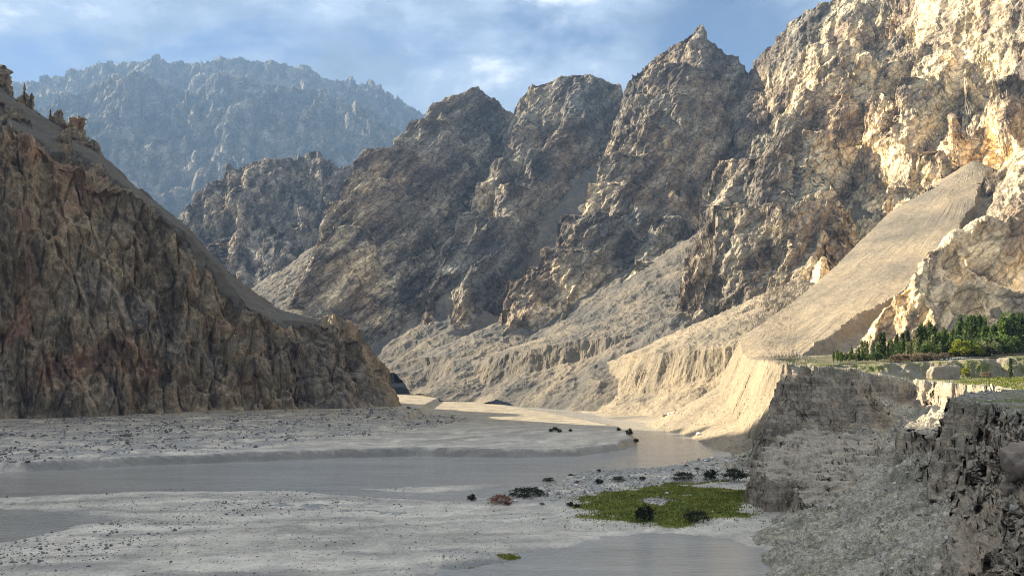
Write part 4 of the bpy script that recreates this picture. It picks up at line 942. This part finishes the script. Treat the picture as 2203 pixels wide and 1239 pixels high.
def stones():
    r = np.random.default_rng(8)
    # scree of the scarp
    V, pu, pv = GRIDS['fore_f']; ok = (pu > 1560) & (pu < 2290) & (pv > 830) & (V[:, 2] > -40.2)
    clf = ATT['fore_cliff'][GRIDS['fore'].reshape(-1, 3)[:, 1] > 15]; ok &= clf < 0.25
    c = np.where(ok)[0]; dens = tex(V[c], [('fbm', (1/14,)*3, 4, 0.6)]); w = np.exp(0.9 * np.clip(dens, -2, 2)) * (V[c, 1] / 150) ** 1.0; w /= w.sum()
    k = r.choice(c, 12000, replace=False, p=w); s = 0.26 * np.exp(r.normal(0, 0.6, 12000)) * (V[k, 1] / 170) ** 0.5
    scatter_stuff('scree_stones', 'loose grey stones scattered over the scree below the terrace', V[k], np.minimum(s, 1.5), M_stone, 1)
    k = r.choice(c, 130, replace=False, p=w)
    for i in k:
        pl = r.random() < 0.25; wh = 'high on the scree under the bench rim' if V[i, 2] > -22 else 'halfway down the scree' if V[i, 2] > -33 else 'at the foot of the scree by the wet sand'
        stone(V[i], min(V[i, 1] / F * r.uniform(8, 15), 2.2), M_pale if pl else M_stone, '%s stone larger than its neighbours %s' % ('whitish' if pl else 'grey', wh), 'stone', '%s stones %s' % ('whitish' if pl else 'grey', wh), r)
    # cobbles by the meadow and along the river, rubble at the cliff foot, dark stones on the flats
    def area(poly, n, edge=0.0):
        G = np.array(poly); x = r.uniform(G[:, 0].min(), G[:, 0].max(), n); y = r.uniform(G[:, 1].min(), G[:, 1].max(), n); k = psd(x, y, poly) + r.normal(0, 2 + edge, n) > 0; x, y = x[k], y[k]
        z = H_bed(x, y)[0]; return np.stack([x, y, z], 1)
    P = area(STONY, 9000); P = P[P[:, 2] > BED]; scatter_stuff('cobbles', 'grey cobbles between the river and the meadow', P, 0.42 * np.exp(r.normal(0, 0.45, len(P))), M_stone, 2)
    HP = area([(GP(1412, 1083)[0] + 5 * math.cos(a), GP(1412, 1083)[1] + 5 * math.sin(a)) for a in np.linspace(0, 6, 12)], 500); scatter_stuff('meadow_gravel', 'patch of grey stones in the middle of the meadow', HP, 0.34 * np.exp(r.normal(0, 0.4, len(HP))), M_stone, 12)
    Q = P[r.choice(len(P), 70, replace=False)]
    for p in Q:
        pl = r.random() < 0.4; c_ = 'whitish' if pl else 'grey'; wh = 'beside the river bend' if p[1] > 290 else 'near the head of the meadow' if p[0] > 45 else 'near the shrub mats at the bank tip'
        stone(p, p[1] / F * r.uniform(8, 14), M_pale if pl else M_stone, '%s boulder among the cobbles %s' % (c_, wh), 'boulder', '%s boulders %s' % (c_, wh), r, 'boulder')
    P = area(RUBBLE, 24000, 4); P = P[P[:, 2] > BED + 0.5]; dn = tex(P, [('fbm', (1/22, 1/22, 1/22), 4, 0.6)]); P = P[r.random(len(P)) < np.clip(0.4 + 0.35 * dn, 0.05, 1)]
    scatter_stuff('rubble', 'dark rubble on the gravel bar below the cliff', P, 0.75 * np.exp(r.normal(0, 0.5, len(P))), M_dstone, 3)
    Q = P[r.choice(len(P), 50, replace=False)]
    cb = [GP(u, v) for u, v in ((0, 925), (450, 906), (870, 885))]
    for p in Q:
        dc = abs(sdist(np.array([p[0]]), np.array([p[1]]), cb)[0][0]); db = -psd(np.array([p[0]]), np.array([p[1]]), RIVER)[0]
        wh = 'right at the cliff foot' if dc < 25 else 'near the cut river bank' if db < 30 else 'on the open gravel bar'; sz = r.uniform(9, 17); c_ = 'large' if sz > 13 else 'small'
        stone(p, p[1] / F * sz, M_dstone, '%s dark boulder among the rubble %s' % (c_, wh), 'boulder', '%s dark boulders %s' % (c_, wh), r, 'boulder')
    BAND = px((-200,1120),(150,1150),(300,1120),(450,1085),(640,1068),(860,1050),(900,1062),(700,1085),(520,1115),(380,1150),(200,1200),(-200,1260))
    P = area(BAND, 17000, 5); P = P[P[:, 2] > BED - 0.05]; dn = tex(P, [('fbm', (1/9, 1/9, 1/9), 4, 0.6)]); P = P[r.random(len(P)) < np.clip(0.3 + 0.4 * dn, 0.03, 1)]
    scatter_stuff('gravel_stones', 'dark gravel stones strewn in a band over the grey flats', P, 0.42 * np.exp(r.normal(0, 0.45, len(P))), M_dstone, 4)
    FL = px((-200,1290),(-200,1070),(500,1052),(1000,1080),(1250,1130),(1100,1190),(900,1270)); P = area(FL, 6000, 3); P = P[P[:, 2] > BED - 0.05]
    scatter_stuff('flat_stones', 'sparse small stones over the grey sand flats', P, 0.26 * np.exp(r.normal(0, 0.4, len(P))), M_dstone, 5)
    for u, v in ((365, 1053), (395, 1052), (170, 1055), (313, 1070), (375, 1142), (238, 1127), (505, 1098), (520, 1108), (700, 1088), (870, 1073), (230, 1180)):
        stone(pick('bed', u, v), 1.3, M_dstone, 'single dark stone lying on the open grey flats', 'stone', 'dark stones on the flats', r)
    # lit bank and apron of the far side
    V, pu, pv = GRIDS['wall_f']; c = np.where((pu > 1150) & (pu < 1700) & (pv > 845) & (V[:, 2] > -40) & (V[:, 2] < -8))[0]
    k = r.choice(c, 2600, replace=False); scatter_stuff('apron_stones', 'small pale stones over the sunlit apron along the river', V[k], 0.42 * np.exp(r.normal(0, 0.45, len(k))), M_stone, 6)
    for u, v, s, l in ((1503, 936, 13, 'pale boulder with a dark shadow on the sunlit river bank'), (1440, 922, 8, 'small pale boulder on the sunlit river bank, upstream of the larger one')): p = pick('wall', u, v); stone(p, s / F * p[1], M_pale, l, 'boulder', None, r, 'boulder')
    for q, (u, v, s) in enumerate(((1424, 889, 9), (1430, 888, 8), (1450, 888, 8), (1454, 884, 6))): p = pick('wall', u, v); stone(p, s / F * p[1], M_dstone, 'dark block of the small boulder cluster on the sunlit apron', 'boulder', 'dark blocks on the apron', r, 'boulder')
    for u, v, s in ((1437, 888, 9), (1443, 887, 8), (1446, 890, 8)): p = pick('wall', u, v); stone(p, s / F * p[1], M_pale, 'pale block of the small boulder cluster on the sunlit apron', 'boulder', 'pale blocks on the apron', r, 'boulder')
    for u, v, s, l in ((1609, 1048, 15, 'largest white boulder at the edge of the meadow by the dark thicket'), (1433, 1063, 14, 'white boulder in the middle of the meadow'), (1632, 1015, 13, 'white boulder behind the dark thicket'), (1650, 1018, 12, 'white boulder between the dark thicket and the scarp foot')):
        p = pick('bed', u, v); stone(p, s / F * p[1], M_pale, l, 'boulder', None, r, 'boulder')
stones()

def shaped_rock(name, p, dims, mat, label, seed, rz=0.0, rough=0.16, boxy=0.5, cat='boulder', sub=4, sink=0.25):
    bm = bmesh.new(); bmesh.ops.create_icosphere(bm, subdivisions=sub, radius=1.0)
    V = np.array([v.co[:] for v in bm.verts]); Fc = np.array([[v.index for v in f.verts] for f in bm.faces]); bm.free()
    bx = V / np.max(np.abs(V), axis=1, keepdims=True); V = V * (1 - boxy) + bx * boxy * 0.85
    a, b = tex(V, [('fbm', (1.1,)*3, 3, 0.5, seed * 3.7), ('fbm', (4.0,)*3, 4, 0.6, seed * 1.9)])
    V = V * (1 + rough * a + rough * 0.35 * b)[:, None] * (np.array(dims) / 2)
    o = link_mesh(name, V, Fc, mat, smooth=True, attrs={'rnd': np.full(len(V), 0.3)}); o.location = (p[0], p[1], p[2] + dims[2] * (0.5 - sink)); o.rotation_euler = (0, 0, rz)
    return tag(o, label, cat)
def special_rocks():
    m = Mat('tan_earth', 0.92, 0.15); M_tan = m.done(m.ramp(m.noise(0.6, 6, 0.65), [(0.3, (0.26, 0.225, 0.18)), (0.6, (0.38, 0.33, 0.26)), (0.75, (0.46, 0.41, 0.34))]), m.bump(m.noise(1.2, 6, 0.7), 0.6, 0.6))
    m = Mat('smooth_brown_rock', 0.7, 0.3); M_sm = m.done(m.ramp(m.noise(0.9, 5, 0.6), [(0.3, (0.20, 0.16, 0.125)), (0.7, (0.30, 0.245, 0.20))]), m.bump(m.noise(2.0, 5, 0.6), 0.3, 0.2))
    p = (148, 303, H_fore(np.array([148.0]), np.array([303.0]))[0]); k = p[1] / F
    shaped_rock('earth_block', p, (72 * k, 26 * k, 44 * k), M_tan, 'large tan flat topped earth block on the terrace edge below the willows', 3, 0.05, 0.07, 0.85)
    p = pick('fore', 2196, 1030); k = p[1] / F
    shaped_rock('boulder', p, (78 * k, 60 * k, 82 * k), M_sm, 'big smooth brown boulder jutting from the near conglomerate cliff', 5, 0.4, 0.10, 0.35, sink=0.1)
    p = pick('fore', 2180, 1058); k = p[1] / F
    shaped_rock('boulder', p, (42 * k, 36 * k, 40 * k), M_tan, 'tan boulder wedged under the big smooth brown one', 6, 0.2, 0.12, 0.3, sink=0.2)
    p = pick('fore', 2184, 1100); k = p[1] / F
    shaped_rock('boulder', p, (26 * k, 20 * k, 20 * k), M_stone, 'grey boulder below the tan one in the near conglomerate cliff', 7, 0.9, 0.12, 0.4, sink=0.2)
    # pinnacles on the crest of the dark hill
    def pinnacle(u, vb, vt, w, y, label, seed, prof):
        k = y / F; x = (u - CX) * k; zb = (VH - vb) * k; h = (vb - vt) * k; n, mm = 60, 44
        t = np.linspace(0, 1, n)[:, None]; a = np.linspace(0, 2 * math.pi, mm, endpoint=False)[None]
        rad = np.interp(t, *zip(*prof)) * w * k / 2
        V = np.stack([x + rad * np.cos(a), y + rad * np.sin(a) * 0.7, zb - 6 + (h + 6) * t + 0 * a], -1)
        q, g, c = tex(V, [('fbm', (1/6, 1/6, 1/12), 5, 0.6, seed), ('ridged', (1/4, 1/4, 1/14), 4, 0.55, seed * 2.1), ('vor', (1/4, 1/4, 1/8), 2, 0.6, seed)])
        d = np.stack([np.cos(a) + 0 * t, np.sin(a) + 0 * t, 0 * a + 0 * t], -1)
        V = V + d * (np.minimum(1, rad / 2) * (0.9 * q + 0.7 * np.clip(g, -2, 2) - 2.0 * (c - 0.45)))[..., None]
        V = np.concatenate([V, V[:, :1]], 1)
        o = grid_mesh('rock_pinnacle', V, M_cliff, attrs={'rock': np.ones(V.shape[:2])}); tag(o, label, 'rock pinnacle')
    pinnacle(4, 205, 140, 46, 590, 'broad rock tower at the upper end of the dark hill crest', 11, [(0, 1.3), (0.4, 1.0), (0.7, 0.8), (0.9, 0.55), (1, 0.15)])
    pinnacle(53, 245, 178, 36, 590, 'sharp needle of rock on the dark hill crest', 12, [(0, 1.4), (0.35, 1.0), (0.55, 0.62), (0.8, 0.25), (1, 0.05)])
    pinnacle(68, 250, 200, 26, 588, 'blunt rock tooth leaning against the sharp needle', 13, [(0, 1.2), (0.6, 0.9), (0.9, 0.5), (1, 0.1)])
    pinnacle(108, 268, 236, 16, 590, 'small dark tooth of rock beside the rounded pinnacle', 14, [(0, 1.3), (0.6, 0.8), (1, 0.15)])
    pinnacle(125, 285, 237, 36, 590, 'rounded pale pinnacle between the small tooth and the flat topped tower', 15, [(0, 1.3), (0.6, 1.0), (0.85, 0.7), (1, 0.3)])
    pinnacle(166, 320, 253, 44, 590, 'flat topped rock tower on the dark hill crest', 16, [(0, 1.7), (0.4, 1.3), (0.6, 1.0), (0.95, 0.85), (1, 0.5)])
    pinnacle(198, 345, 300, 34, 590, 'stepped rock buttress below the flat topped tower', 17, [(0, 1.6), (0.5, 1.1), (0.9, 0.7), (1, 0.2)])
    pinnacle(1509, 66, 53, 5, 1250, 'thin rock finger on the tip of the pointed peak', 18, [(0, 1.6), (0.6, 1.0), (1, 0.5)])
special_rocks()

# ------------------------------------------------------------------ haze
def build_haze():
    x0, x1, y0, y1, z0, z1 = -9100, 9100, -3100, 9100, -48.6, 2050
    V = np.array([(x, y, z) for z in (z0, z1) for y in (y0, y1) for x in (x0, x1)], float)
    Fc = np.array([(0,2,3,1),(4,5,7,6),(0,1,5,4),(2,6,7,3),(0,4,6,2),(1,3,7,5)])
    m = bpy.data.materials.new('valley_haze'); m.use_nodes = True; nt = m.node_tree; nt.nodes.clear()
    o = nt.nodes.new('ShaderNodeOutputMaterial'); v = nt.nodes.new('ShaderNodeVolumePrincipled')
    v.inputs['Color'].default_value = (0.36, 0.60, 1.0, 1); v.inputs['Density'].default_value = 7e-5; v.inputs['Anisotropy'].default_value = 0.1
    nt.links.new(v.outputs[0], o.inputs['Volume'])
    ob = link_mesh('haze', V, Fc, m, smooth=False); tag(ob, 'thin blue haze filling the valley air', kind='stuff')
build_haze()
